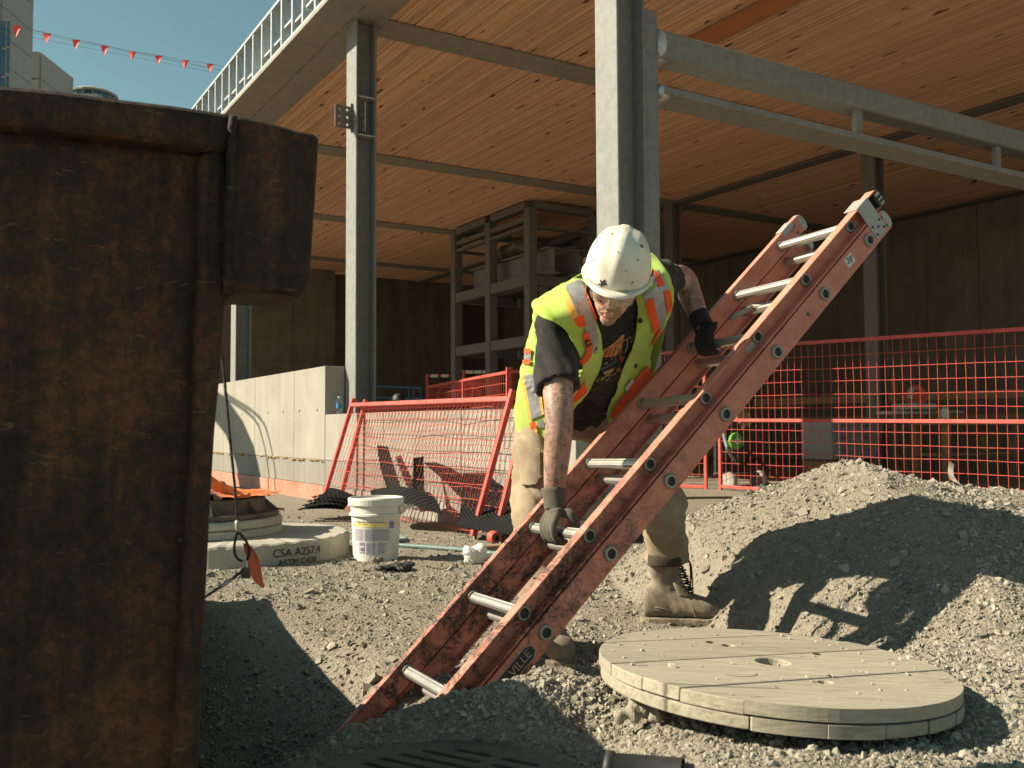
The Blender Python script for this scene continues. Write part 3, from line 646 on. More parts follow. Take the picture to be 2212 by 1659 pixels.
# ------------------------------------------------------------------ pennant line
FL = [(36, 56, 18), (102, 72, 16.5), (165, 86, 15.5), (226, 99, 15.5), (286, 111, 14.5), (343, 120, 14.5), (400, 130, 14), (454, 138, 13.5), (507, 148, 13)]
pl = empty('pennant_line', at(250, 105, 26), 'string of small red triangular pennants hanging across the sky', 'pennant line')
def pd(px): return 22.5+px*.0185
pts = [at(-80, 27, pd(-80))]+[at(x, y, pd(x)) for x, y, w in FL]+[at(580, 160, pd(580))]
mb = MB(); mb.tube(pts, .006, 5); mb.build('line', M['rope'], pl)
for dy0, dy1 in ((6, 6), (12, 7), (22, 14)):
    mb = MB(); mb.tube([at(x, 45+.21*x+dy0+(dy1-dy0)*x/500, pd(x)+.5) for x in (-80, 60, 200, 340, 480, 580)], .0045, 5); mb.build('line', M['rope'], pl)
for x, y, w in FL:
    d = pd(x); p = at(x, y, d); s = w/FPX*d*1.2; h = s*1.15; rr = random.Random(x); sk = rr.uniform(-.12, .12)*s
    V, F = sheet([[p+V3(-s/2, 0, 0), p+V3(0, -.01, 0), p+V3(s/2, 0, 0)], [p+V3(-s*.27+sk/2, .02, -h/2), p+V3(sk/2, rr.uniform(-.03, .03), -h/2), p+V3(s*.27+sk/2, -.01, -h/2)], [p+V3(-s*.03+sk, .0, -h), p+V3(sk, .0, -h), p+V3(s*.03+sk, 0, -h)]], 7, 5)
    o = MB().add(V, F).build('pennant', M['flag'], pl); md = o.modifiers.new('t', 'SOLIDIFY'); md.thickness = .003
# ------------------------------------------------------------------ fibreglass extension ladder
LP0 = V3(1.21782, 3.34958, 1.47081); LD = nrm(V3(-.64733, -.34189, -.68123)); LW = nrm(V3(-.44265, .89622, -.02918)); LN = nrm(np.cross(LD, LW)); STEP = .3048; LWID = .3633
def lad(k, w, n): return LP0+LD*STEP*k+LW*w+LN*n
def text_mesh(name, s, size, o, X, Y, m, parent=None, depth=.0015, **kw):
    c = bpy.data.curves.new(name+'_c', 'FONT'); c.body = s; c.size = size; c.extrude = depth; c.align_x = 'CENTER'; c.align_y = 'CENTER'; c.resolution_u = 3
    ob = bpy.data.objects.new(name+'_c', c); col.objects.link(ob); dg = bpy.context.evaluated_depsgraph_get(); me = bpy.data.meshes.new_from_object(ob.evaluated_get(dg)); bpy.data.objects.remove(ob)
    P = co(me); X, Y = nrm(X), nrm(Y); Z = np.cross(X, Y); setco(me, np.asarray(o)+P[:, :1]*X+P[:, 1:2]*Y+P[:, 2:]*Z); me.name = name
    me.materials.clear(); return link(name, me, m, parent, recalc=False, **kw)
ldr = empty('extension_ladder', lad(9, LWID/2, .04), 'orange-red fibreglass extension ladder tilted over the trench, held by the worker', 'ladder')
LAX = (LW, LN, LD)
def rail(k0, k1, w, out, n0, n1, fl, m=M['fibre'], name='rail', **kw):
    "channel: web at w, flanges reaching fl towards out"
    t = .0055; L = (k1-k0)*STEP; s = out
    poly = [(0, n0), (s*fl, n0), (s*fl, n0+t), (s*t, n0+t+.003), (s*t, n1-t-.003), (s*fl, n1-t), (s*fl, n1), (0, n1)]
    mb = MB(); mb.prism([(w+x, y) for x, y in poly], L, lad(k0, 0, 0), LAX); return mb.build(name, m, ldr, bevel=.0018, seg=2, **kw)
r1 = rail(-.52, 9.8, .016, -1, -.036, .030, .042, M['fibre_grimy_shaded'])
l1 = rail(-.52, 9.8, LWID, 1, -.036, .030, .029, M['fibre_grimy_shaded'])
r2 = rail(-.42, 10.2, -.027, 1, .0365, .112, .026)
l2 = rail(-.42, 10.2, LWID+.029, -1, .0365, .112, .026, M['fibre_grimy_shaded'])
def hollow(mb, o, L, r, ri, n=20, flute=0):
    V = []
    for (rad, h) in ((ri, .004), (r, 0), (r, L), (ri, L-.004)):
        for k in range(n):
            a = 2*math.pi*k/n; q = rad*(1-flute*(k % 2)) if rad == r else rad
            fl = .80 if math.sin(a) < -.86 and rad == r else 1
            V.append(o+q*math.cos(a)*LD+q*fl*math.sin(a)*LN+h*LW)
    F = [(i*n+k, i*n+(k+1) % n, (i+1)*n+(k+1) % n, (i+1)*n+k) for i in range(3) for k in range(n)]+[(3*n+k, 3*n+(k+1) % n, (k+1) % n, k) for k in range(n)]
    return mb.add(V, F)
def ferrule(mb, o, r, ri, t, sgn):
    n = 18; V = []
    for rad, h in ((ri, 0), (r, 0), (r, t*.6), (r-.003, t), (ri+.001, t), (ri, t*.5)):
        for k in range(n): a = 2*math.pi*k/n; V.append(o+rad*math.cos(a)*LD+rad*math.sin(a)*LN+sgn*h*LW)
    return mb.add(V, [(i*n+k, i*n+(k+1) % n, ((i+1) % 6)*n+(k+1) % n, ((i+1) % 6)*n+k) for i in range(6) for k in range(n)])
for k in range(9):
    mb = MB(); hollow(mb, lad(k, .002, 0), LWID+.008, .0172, .0145, 22, .05); ru = mb.build('rung', M['alu'], ldr)
    mb = MB(); ferrule(mb, lad(k, .0105, 0), .0235, .0142, .009, -1); mb.build('ferrule', M['ring'], ru, smooth=False)
    mb = MB(); ferrule(mb, lad(k, LWID-.0005, 0), .0222, .017, .007, -1); mb.build('ferrule', M['ring'], ru)
    mb = MB(); mb.lathe([(.0143, 0), (.0143, .0012)], lad(k, .0091, 0), 14, (LD, LN, LW)); mb.build('hollow_shade', M['black'], ru)  # black disc stands for the shade inside the hollow rung
    mb = MB(); hollow(mb, lad(k, -.035, .0733), LWID+.067, .0172, .0145, 22, .05); ru = mb.build('rung', M['alu'], ldr)
    mb = MB(); mb.lathe([(.0143, 0), (.0143, .0012)], lad(k, -.0285, .0733), 14, (LD, LN, LW)); mb.build('hollow_shade', M['black'], ru)
    mb = MB(); ferrule(mb, lad(k, -.028, .0733), .0240, .0142, .009, -1); mb.build('ferrule', M['ring'], ru)
    mb = MB(); ferrule(mb, lad(k, LWID+.0285, .0733), .0222, .017, .007, -1); mb.build('ferrule', M['ring'], ru)
# guide bracket and end caps at the top
def slab(k0, k1, w0, w1, n0, n1, m, name, bev=.002, par=None):
    mb = MB(); mb.box(lad((k0+k1)/2, (w0+w1)/2, (n0+n1)/2), (abs(k1-k0)*STEP, abs(w1-w0), abs(n1-n0)), (LD, LW, LN)); return mb.build(name, m, par or ldr, bevel=bev)
mb = MB()
for (w0, w1, n0, n1) in ((-.0275, .035, -.041, -.037), (-.030, -.0255, -.041, .100)): mb.box(lad(-.235, (w0+w1)/2, (n0+n1)/2), (.072, w1-w0, n1-n0), (LD, LW, LN))
gb = mb.build('guide_bracket', M['aluplate'], ldr, bevel=.002)
for dk, n in ((-.31, .052), (-.16, .052), (-.235, .068), (-.31, .086), (-.16, .086)):
    mb = MB(); mb.lathe([(.0055, 0), (.0055, .0015), (.003, .003)], lad(dk, -.0302, n), 10, (LD, LN, -LW)); mb.build('rivet', M['iron'], gb)
mb = MB()
for (w0, w1, n0, n1) in ((LWID-.006, LWID+.033, -.041, -.037), (LWID-.0045, LWID-.0005, -.041, -.018)): mb.box(lad(-.25, (w0+w1)/2, (n0+n1)/2), (.07, w1-w0, n1-n0), (LD, LW, LN))
mb.build('guide_bracket', M['aluplate'], ldr, bevel=.002)
ec = slab(-.565, -.44, -.030, .006, -.030, .028, M['black'], 'end_cap', .006)
for n in (-.018, .0, .018): slab(-.54, -.46, -.033, -.030, n-.005, n+.005, M['ring'], 'cap_rib', .001, ec)
for w0, w1, n0, n1, k in ((LWID-.001, LWID+.031, -.037, .036, -.525), (-.028, .001, .036, .113, -.43), (LWID, LWID+.03, .036, .113, -.43)):
    mb = MB(); c = lad(k, (w0+w1)/2, (n0+n1)/2)
    mb.loft([(c-LD*x, LW*(w1-w0)/2, LN*(n1-n0)/2*s) for x, s in ((-.012, 1.0), (0, 1.0), (.010, .86), (.014, .55))], 20, power=5); mb.build('end_cap', M['aluplate'], ldr, smooth=False)
for k, w, n in ((-.36, -.0275, .055), (-.36, -.0275, .092), (1.35, -.0275, .075)):
    mb = MB(); mb.lathe([(.0065, 0), (.0065, .0015), (.003, .003)], lad(k, w, n), 10, (LD, LN, -LW)); mb.build('rivet', M['iron'], ldr)
for k, n in ((-.36, -.018), (-.36, .015)):
    mb = MB(); mb.lathe([(.0065, 0), (.0065, .0015), (.003, .003)], lad(k, LWID-.0005, n), 10, (LD, LN, -LW)); mb.build('rivet', M['iron'], ldr)
# stickers and plate
st = slab(.33, .48, -.0277, -.0272, .048, .084, M['white'], 'sticker', 0); st['label'] = 'white sticker marked 28'
text_mesh('lettering', "28'", .030, lad(.405, -.0283, .066), LN*.3-LD*.95, -LN*.95-LD*.3, M['ink_black'], st, .0003)
st = slab(2.06, 2.22, .0095, .0102, -.002, .018, M['aluplate'], 'sticker', 0)
pl_ = MB(); oc = [(-.20, -.016), (-.185, -.026), (.155, -.026), (.18, -.012), (.18, .012), (.155, .026), (-.185, .026), (-.2, .016)]
o0 = lad(6.60, -.0275, .0745)
pl_.prism([(x*.72, y*.86) for x, y in oc], .0008, o0, (-LD, -LN, -LW)); bp = pl_.build('name_plate', M['ring'], ldr); bp['label'] = 'black octagonal name plate with pale lettering'
pl_ = MB(); pl_.prism([(x*.70, y*.76) for x, y in oc], .0012, o0, (-LD, -LN, -LW)); pl_.build('plate_face', M['ink_black'], bp)
text_mesh('lettering', 'VILLE', .036, o0-LD*.070-LW*.0016, -LD, -LN, M['ring'], bp, .0006)
# hoisting rope and rung lock between the sections
mb = MB(); mb.tube([lad(k, .19+.015*math.sin(k*1.7), .125-.012*k*(k < 1)) for k in np.linspace(.9, 8.5, 26)], .0055, 7); mb.build('hoist_rope', M['wirerope'], ldr, smooth=True)
mb = MB(); mb.tube([lad(1.02, LWID-.05, .055), lad(1.35, LWID-.02, .03)], .009, 8); mb.tube([lad(1.02, LWID-.05, .055), lad(.98, LWID-.11, .072)], .011, 8); mb.build('rung_lock', M['aluplate'], ldr, smooth=True)
mb = MB(); mb.tube([lad(4.6, .16, .10), lad(4.2, .17, .06), lad(4.0, .2, .075)], .012, 8); mb.build('rung_lock', M['aluplate'], ldr, smooth=True)
# ------------------------------------------------------------------ the worker
def ell(mb, c, X, Y, Z, n=14):
    mb.loft([(np.asarray(c)+np.asarray(Z)*math.sin(t), np.asarray(X)*math.cos(t), np.asarray(Y)*math.cos(t)) for t in np.linspace(-1.45, 1.45, 9)], n); return mb
def limb(mb, pts, rs, n=18):
    mb.tube(crom(pts, 4*len(pts)), np.interp(np.linspace(0, 1, 4*len(pts)), np.linspace(0, 1, len(rs)), rs), n); return mb
def bvh_of(me): me.calc_loop_triangles(); return BVHTree.FromPolygons([tuple(v) for v in co(me)], [tuple(p.vertices) for p in me.polygons])
CAMP = V3(0, 0, CAM_H)
def cast(bvh, px, py):
    d = nrm(at(px, py, 1.)-CAMP); h = bvh.ray_cast(Vector(CAMP.tolist()), Vector(d.tolist())); return (np.array(h[0]), d) if h[0] is not None else (None, d)
def on(bvh, px, py, fb=3.3, off=.02):
    p, d = cast(bvh, px, py); return p-d*off if p is not None else at(px, py, fb)
from mathutils.geometry import delaunay_2d_cdt
def decal(bvh, poly, name, m, parent, off=.003, step=4., fb=3.3, thick=0):
    "shape drawn on a surface: the outline laid onto the mesh under it"
    poly = [np.array(p, float) for p in poly]; B = []
    for i in range(len(poly)):
        a, b = poly[i], poly[(i+1) % len(poly)]; k = max(1, int(np.linalg.norm(b-a)/step))
        B += [a+(b-a)*j/k for j in range(k)]
    n = len(B); lo = np.min(B, 0); hi = np.max(B, 0); pts = [Vector(p.tolist()) for p in B]
    for x in np.arange(lo[0]+step/2, hi[0], step):
        for y in np.arange(lo[1]+step/2, hi[1], step): pts.append(Vector((x, y)))
    v, e, f, *_ = delaunay_2d_cdt(pts, [], [list(range(n))], 1, 1e-4)
    P = []; miss = []
    for i, q in enumerate(v):
        p, d = cast(bvh, q.x, q.y)
        if p is None: miss.append(i); P.append(None)
        else:
            nn = np.array(bvh.find_nearest(Vector(p.tolist()))[1]); nn = nn if nn@d < 0 else -nn; P.append(p+nn*off*.8-d*off*.4)
    good = [p[1] for p in P if p is not None]; dm = np.median(good) if good else fb
    for i in miss:
        j = min((k for k in range(len(P)) if P[k] is not None and k not in miss), key=lambda k: (v[k]-v[i]).length, default=None)
        P[i] = at(v[i].x, v[i].y, P[j][1] if j is not None else dm)
    mb = MB().add(P, [tuple(t) for t in f]); o = mb.build(name, m, parent, smooth=True, recalc=False)
    if thick: md = o.modifiers.new('t', 'SOLIDIFY'); md.thickness = thick; md.offset = 0
    return o

SR = V3(.150, 3.10, 1.10); SL = V3(.500, 3.29, 1.27); PEL = V3(.215, 3.56, .835); SM = (SR+SL)/2
HC = V3(.330, 2.965, 1.225)                                        # middle of the skull
HF = nrm(V3(-.20, -.76, -.62)); HU = V3(.13, -.5, .85); HU = nrm(HU-(HU@HF)*HF); HR = np.cross(HF, HU)      # face, crown, side
TT = nrm(SM-PEL); TR = SL-SR; TR = nrm(TR-(TR@TT)*TT); TF = np.cross(TR, TT); TF = TF if TF[1] < 0 else -TF
HIPX = nrm(V3(1, .08, .03)); HIPX = nrm(HIPX-(HIPX@TT)*TT); HIPF = np.cross(HIPX, TT); HIPF = HIPF if HIPF[1] < 0 else -HIPF
WR = at(1197, 1072, 3.01); ER = at(1208, 905, 2.99)
EL = V3(.655, 3.575, 1.318); WL = at(1514, 694, 3.42)
hipR = PEL+V3(-.095, 0, -.02); hipL = PEL+V3(.095, .015, -.02)
kneR = V3(.072, 3.36, .44); ankR = V3(.105, 3.22, .09); kneL = V3(.565, 3.59, .47); ankL = at(1443, 1290, 3.68)

man = empty('person', V3(.3, 3.5, 0), 'worker in white hard hat and lime safety vest bending to grip the ladder', 'person')
def torso(mb, g=0, top=True):
    secs = []
    for u, hw, hd, f in ((-.10, .160, .118, 0), (.08, .160, .118, .01), (.30, .152, .112, .015), (.55, .170, .120, .015), (.78, .182, .118, .01), (.93, .176, .100, 0), (1.03, .135, .078, 0), (1.10, .075, .06, 0)):
        X = nrm(HIPX*(1-u)+TR*u) if 0 < u < 1 else (HIPX if u <= 0 else TR); F = nrm(HIPF*(1-u)+TF*u) if 0 < u < 1 else (HIPF if u <= 0 else TF)
        secs.append((PEL+(SM-PEL)*u+F*f, X*(hw+g), F*(hd+g)))
    mb.loft(crom_secs(secs, 22), 28, power=2.35); return mb
def crom_secs(s, n):
    A = crom([x[0] for x in s], n); B = crom([x[1] for x in s], n); C = crom([x[2] for x in s], n); return list(zip(A, B, C))
# body: head, neck, arms, trunk and legs as one skin
mb = MB()
ell(mb, HC+HU*.015, HR*.076, HF*.096, HU*.098); ell(mb, HC-HU*.062+HF*.030, HR*.056, HF*.062, HU*.060); ell(mb, HC-HU*.108+HF*.070, HR*.024, HF*.021, HU*.020)
ell(mb, HC-HU*.055+HF*.022, HR*.064, HF*.055, HU*.045)
for s in (-1, 1):
    ell(mb, HC-HU*.028+HF*.062+HR*.036*s, HR*.027, HF*.026, HU*.024); ell(mb, HC-HU*.02-HF*.008+HR*.079*s, HR*.008, HF*.019, HU*.031)
    ell(mb, HC-HU*.046+HF*.1+HR*.012*s, HR*.009, HF*.010, HU*.008)
ell(mb, HC+HU*.010+HF*.082, HR*.052, HF*.016, HU*.012)
limb(mb, [HC+HU*.0+HF*.094, HC-HU*.028+HF*.107, HC-HU*.045+HF*.115], [.0095, .0115, .0145], 10)
ell(mb, HC-HU*.0735+HF*.090, HR*.023, HF*.010, HU*.0055); ell(mb, HC-HU*.0865+HF*.088, HR*.019, HF*.010, HU*.0062)
NB_ = SM+TT*.055+TF*.0
limb(mb, [HC-HU*.06-HF*.03, HC-HU*.09-HF*.055, NB_+TT*.0, NB_-TT*.08], [.060, .060, .066, .075])
torso(mb, -.028)
limb(mb, [SM+(SR-SM)*.5, SR, SR*.55+ER*.45+V3(-.004, .008, 0), ER, ER*.55+WR*.45+V3(0, -.004, 0), WR, WR*.7+V3(.146, 3.0, .47)*.3], [.06, .062, .054, .0455, .043, .0315, .03])
limb(mb, [SM+(SL-SM)*.5, SL, SL*.5+EL*.5, EL, EL*.55+WL*.45, WL, WL+(WL-EL)*.1], [.06, .06, .054, .047, .044, .032, .03])
limb(mb, [hipR, kneR, kneR*.5+ankR*.5], [.085, .05, .04]); limb(mb, [hipL, kneL, kneL*.62+ankL*.38], [.085, .05, .04])
me = remesh(mb, .0052, 'body', 3, .5)
P = co(me); rel = P-HC; hu, hf, hr = rel@HU, rel@HF, rel@HR
for s in (-1, 1):                                                   # eye sockets, philtrum
    d = np.exp(-(((hr-.032*s)/.016)**2+((hu+.012)/.011)**2))*(hf > .04); P -= (d*.010)[:, None]*HF
d = np.exp(-((hr/.022)**2+((hu+.080)/.0022)**2))*(hf > .05); P -= (d*.006)[:, None]*HF
setco(me, P)
me.materials.append(M['skin']); me.materials.append(M['ink'])
cen = np.array([p.center[:] for p in me.polygons]); isarm = ((np.linalg.norm(cen-HC, axis=1) > .27) & ((cen[:, 2] < .97) & (cen[:, 0] < .24) & (cen[:, 1] < 3.2) | (cen[:, 0] > .5) & (cen[:, 2] > .9)))
me.polygons.foreach_set('material_index', isarm.astype(np.int32))
me.polygons.foreach_set('use_smooth', np.ones(len(me.polygons), bool))
body = bpy.data.objects.new('body', me); col.objects.link(body); body.parent = man; body.matrix_parent_inverse = Matrix.Translation(-Vector(LOC['person'])); body['label'] = 'skin with tattooed arms'
body_bvh = bvh_of(me)
# beard: the skin round mouth and chin lifted and roughened
sel = [p.index for p in me.polygons]
cr = cen-HC; cu, cf, cr_ = cr@HU, cr@HF, cr@HR
bm_ = (cu < -.056) & (cf > .05) & (np.abs(cr_) < .036) & ~((cu < -.070) & (cu > -.092) & (np.abs(cr_) < .018)) & (cu > -.135) & ~((cu > -.064) & (np.abs(cr_) > .027))
ids = np.nonzero(bm_)[0]; vs = {}; F = []
N = vnormals(me); Pv = co(me)
for i in ids: F.append(tuple(vs.setdefault(v, len(vs)) for v in me.polygons[i].vertices))
vi = np.array(list(vs.keys())); g_ = np.random.default_rng(5); BP = Pv[vi]+N[vi]*(.0012+g_.uniform(0, .0025, len(vi)))[:, None]-HU*(g_.uniform(0, .003, len(vi)))[:, None]
MB().add(BP, F).build('beard', M['beard'], man, recalc=False)
# eyes behind clear safety glasses
for s in (-1, 1):
    mb = MB(); ell(mb, HC-HU*.012+HF*.078+HR*.032*s, HR*.012, HF*.012, HU*.012); mb.build('eye', M['eye'], man, smooth=True)
G = []
for u in (.004, -.010, -.026, -.038):
    G.append([HC+HU*u+HR*(.076*math.sin(a))*(1 if u > -.03 else .93)+HF*(.040+.072*math.cos(a)+(.004 if u < -.02 else 0)) for a in np.linspace(-1.25, 1.25, 9)])
for r_ in G:
    r_[4] = r_[4]+HF*.008
V, F = sheet(G, 10, 33); o = MB().add(V, F).build('safety_glasses', M['glasses'], man, smooth=True, recalc=False); md = o.modifiers.new('t', 'SOLIDIFY'); md.thickness = .0016
mb = MB(); mb.tube(crom([g for g in G[0]], 24), .0022, 6); mb.tube(crom([g for g in G[3]], 24), .0014, 6)
for s in (0, -1):
    e = G[0][s]; mb.tube([e, e-HF*.04+HR*(.004 if s else -.004), e-HF*.085], .0025, 6)
mb.tube([HC+HF*.116-HU*.004, HC+HF*.122-HU*.018, HC+HF*.118-HU*.026], .003, 6)
mb.build('glasses_frame', M['bottle'], man, smooth=True)
# hard hat
K = HC+HU*.012-HF*.006; HUt = nrm(HU-HF*.10); HFt = nrm(HF-(HF@HUt)*HUt); HRt = np.cross(HFt, HUt)
V = []; nphi, nth = 26, 72
for i in range(nphi):
    ph = i/(nphi-1)*math.pi/2
    for j in range(nth):
        th = 2*math.pi*j/nth; x, y = math.sin(th), math.cos(th)
        e = math.cos(ph)**.78; z = math.sin(ph)**.92
        rr_ = 1.0
        bump = 0
        xx = x*e*.104; yy = y*e*.128; zz = z*.150
        ridge = .0045*math.exp(-(xx/.017)**4)*(1 if yy > -.09 else .3)*min(1, z*1.6+.1); side = .0035*math.exp(-((abs(xx)-.052)/.010)**2)*min(1, z*1.5)*(1 if yy > -.05 else .4)
        rr_ += 0
        p = K+HRt*xx+HFt*yy+HUt*(zz*1.0)
        nrmv = nrm(HRt*xx/.104**2+HFt*yy/.128**2+HUt*zz/.15**2); V.append(p+nrmv*(ridge+side))
F = [(i*nth+j, i*nth+(j+1) % nth, (i+1)*nth+(j+1) % nth, (i+1)*nth+j) for i in range(nphi-1) for j in range(nth)]
hat = MB().add(V, F).build('hard_hat', M['hat'], man, smooth=True); hat['label'] = 'scuffed white hard hat'
md = hat.modifiers.new('t', 'SOLIDIFY'); md.thickness = .003; md.offset = -1
V = []
for r_, dz in ((1.0, .002), (1.06, .000), (1.075, -.004), (1.06, -.007), (.98, -.004)):
    for j in range(nth):
        th = 2*math.pi*j/nth; x, y = math.sin(th), math.cos(th); pk = max(0, y)**3*.030*(1 if r_ > 1 else 0)*(1 if r_ > 1.03 else .4)
        V.append(K+HRt*x*.104*r_+HFt*(y*.128*r_+pk)+HUt*(dz-.10*pk))
F = [(i*nth+j, i*nth+(j+1) % nth, ((i+1) % 5)*nth+(j+1) % nth, ((i+1) % 5)*nth+j) for i in range(5) for j in range(nth)]
MB().add(V, F).build('brim', M['hat'], hat, smooth=True)
for s in (-1, 1):
    mb = MB(); mb.box(K+HRt*.1085*s-HFt*.005+HUt*.022, (.006, .034, .012), (HRt, HFt, HUt)); mb.build('slot', M['black'], hat, bevel=.002)
hat_bvh = bvh_of(hat.data)
for c0, s_, sd in (((1303, 612), 9, 1), ((1386, 533), 5, 2), ((1290, 522), 3.5, 3), ((1377, 562), 3, 4), ((1335, 545), 2.2, 5), ((1352, 585), 2.5, 6), ((1285, 560), 2, 7), ((1366, 610), 3, 8), ((1322, 505), 2.5, 9)):
    g_ = np.random.default_rng(sd)
    for q in range(5 if s_ > 5 else 2):
        an = g_.uniform(0, 6.28); L_ = s_*g_.uniform(.7, 1.2); w_ = s_*.28; cx_, cy_ = c0[0]+g_.uniform(-1, 1)*s_*.25, c0[1]+g_.uniform(-1, 1)*s_*.25; ca, sa = math.cos(an), math.sin(an)
        decal(hat_bvh, [(cx_+ca*a-sa*b, cy_+sa*a+ca*b) for a, b in ((-L_, -w_*.5), (0, -w_), (L_, -w_*.3), (L_*.9, w_*.4), (0, w_), (-L_*.8, w_*.6))], 'scuff', M['ink_black'], hat, .0012, 3)
# black T-shirt
mb = MB(); torso(mb, .006)
limb(mb, [SM+(SR-SM)*.55, SR+V3(0, 0, .005), SR*.55+ER*.45+V3(-.004, .008, 0), SR*.32+ER*.68], [.062, .066, .072, .074])
limb(mb, [SM+(SL-SM)*.55, SL+V3(0, 0, .005), SL*.55+EL*.45], [.062, .066, .066])
me = remesh(mb, .009, 'shirt', 5, .5); P = co(me); Nn = vnormals(me)
q = P@(SR-ER)/np.linalg.norm(SR-ER); w_ = wobble(P*np.array([1, 1, 1]), .016, 14, 3)+wobble(P, .010, 30, 8); setco(me, P+Nn*w_[:, None])
shirt = link('t_shirt', me, M['shirt'], man, True); shirt['label'] = 'black T-shirt with faded orange print'
shirt_bvh = bvh_of(me)
def r1b(*pts): return [(1242+x*.1465, 621+y*.1465) for x, y in pts]
M['print_orange'] = simple('faded_orange_print', (.52, .235, .085), .85, 0, .25, 60, 0); M['print_green'] = simple('faded_green_print', (.09, .22, .04), .85, 0, .3, 60, 0)
M['print_brown'] = simple('faded_brown_print', (.30, .075, .03), .85, 0, .3, 60, 0); M['print_blue'] = simple('faded_blue_print', (.06, .085, .10), .85, 0, .3, 60, 0); M['print_sand'] = simple('faded_sand_print', (.42, .32, .13), .85, 0, .3, 60, 0)
decal(shirt_bvh, r1b((395, 930), (520, 850), (620, 770), (690, 690), (718, 690), (700, 800), (660, 920), (600, 1000), (450, 1025), (400, 1015)), 'shirt_print', M['print_orange'], shirt, .004, 3)
for p in (((420, 1000), (440, 1010), (500, 880), (485, 880)), ((480, 1010), (500, 1012), (540, 870), (525, 870)), ((540, 1000), (560, 1000), (600, 860), (585, 850)), ((590, 820), (600, 840), (700, 790), (700, 770)), ((610, 900), (640, 960), (655, 940), (630, 880)), ((640, 800), (650, 810), (690, 860), (690, 840))):
    decal(shirt_bvh, r1b(*p), 'shirt_print', M['print_brown'], shirt, .006, 3)
decal(shirt_bvh, r1b((560, 880), (625, 875), (600, 980), (540, 980)), 'shirt_print', M['print_sand'], shirt, .0055, 3)
decal(shirt_bvh, r1b((750, 1050), (800, 920), (900, 830), (905, 930), (830, 1010)), 'shirt_print', M['print_green'], shirt, .004, 3)
decal(shirt_bvh, r1b((650, 1030), (720, 990), (730, 1060), (660, 1130)), 'shirt_print', M['print_brown'], shirt, .004, 3)
decal(shirt_bvh, r1b((610, 1190), (660, 1170), (660, 1230), (610, 1235)), 'shirt_print', M['print_brown'], shirt, .004, 3)
decal(shirt_bvh, r1b((770, 1100), (890, 1010), (890, 1060), (790, 1130)), 'shirt_print', M['print_orange'], shirt, .004, 3)
decal(shirt_bvh, r1b((410, 1240), (560, 1180), (570, 1215), (430, 1285)), 'shirt_print', M['print_sand'], shirt, .004, 3)
decal(shirt_bvh, r1b((340, 1200), (500, 1120), (650, 1030), (640, 1060), (500, 1170), (400, 1220)), 'shirt_print', M['print_blue'], shirt, .004, 3)
g_ = np.random.default_rng(12)
for k in range(26):
    x, y = 440+g_.uniform(0, 460), 0; y = 800-(x-440)*.42+g_.uniform(-40, 30); s_ = g_.uniform(8, 18)
    decal(shirt_bvh, r1b((x, y), (x+s_, y-s_*.6), (x+s_*1.6, y+s_*.1), (x+s_*.5, y+s_*.7)), 'shirt_print', M['print_blue'], shirt, .004, 3)
def stroke(bvh, pts, w, name, m, par, off=.005):
    pts = [np.array(p, float) for p in pts]; L_, R_ = [], []
    for i, p in enumerate(pts):
        t = nrm(pts[min(i+1, len(pts)-1)]-pts[max(i-1, 0)]); n = np.array([-t[1], t[0]]); L_.append(p+n*w/2); R_.append(p-n*w/2)
    return decal(bvh, L_+R_[::-1], name, m, par, off, 3)
for pts in (((690, 800), (680, 900), (650, 1030)), ((700, 790), (820, 720), (815, 810)), ((740, 780), (770, 760), (755, 880), (720, 970)), ((830, 790), (860, 690), (860, 820)), ((870, 690), (905, 650), (900, 760)), ((540, 1020), (535, 1060), (555, 1050)), ((590, 1010), (595, 1060)), ((410, 1130), (480, 1080), (455, 1100), (480, 1130))):
    stroke(shirt_bvh, r1b(*pts), 1.3, 'shirt_print', M['print_sand'], shirt)
for pts in (((300, 1350), (330, 1385), (345, 1310), (370, 1370), (400, 1310)), ((390, 1370), (440, 1300), (520, 1280), (490, 1340), (440, 1365)), ((450, 1290), (540, 1230), (530, 1290), (600, 1250))):
    stroke(shirt_bvh, r1b(*pts), 2.0, 'shirt_print', M['print_sand'], shirt)
# safety vest
def vs_(rows, nu, nv, name, off=.02, clampc=False):
    def pt(p, c):
        if len(p) == 2: return on(shirt_bvh, p[0], p[1], 3.3, off)
        h, d = cast(shirt_bvh, p[0], p[1])
        return h-d*off if clampc and c < 2 and h is not None and h[1]-.018 < p[2] else at(*p)
    G = [[pt(p, c) for c, p in enumerate(r)] for r in rows]
    V, F = sheet(G, nu, nv); mb = MB().add(V, F); me = mb.mesh(name); P = co(me)
    n = vnormals(me); setco(me, P+n*wobble(P, .012, 16, 6)[:, None]); return me
vest = empty('safety_vest', V3(.3, 3.4, .8)); vest.parent = man; vest.matrix_parent_inverse = Matrix.Translation(-Vector(LOC['person'])); vest['label'] = 'lime safety vest with orange and silver stripes'
def vest_sheet(rows, nu, nv, name, off=.022, clampc=False):
    me = vs_(rows, nu, nv, name, off, clampc)
    if clampc:                                                      # keep the shirt under the vest
        P = co(me)
        for i in range(len(P)):
            c = P[i]-CAMP; D = np.linalg.norm(c); h = shirt_bvh.ray_cast(Vector(CAMP.tolist()), Vector((c/D).tolist()))
            if h[0] is not None and h[3] < D+.012 and c[0]/c[1] < .158: P[i] = CAMP+c/D*(h[3]-.014)
        setco(me, P)
    o = link(name, me, M['lime'], vest, True, recalc=False); md = o.modifiers.new('t', 'SOLIDIFY'); md.thickness = .004; md.offset = 0; return bvh_of(me)
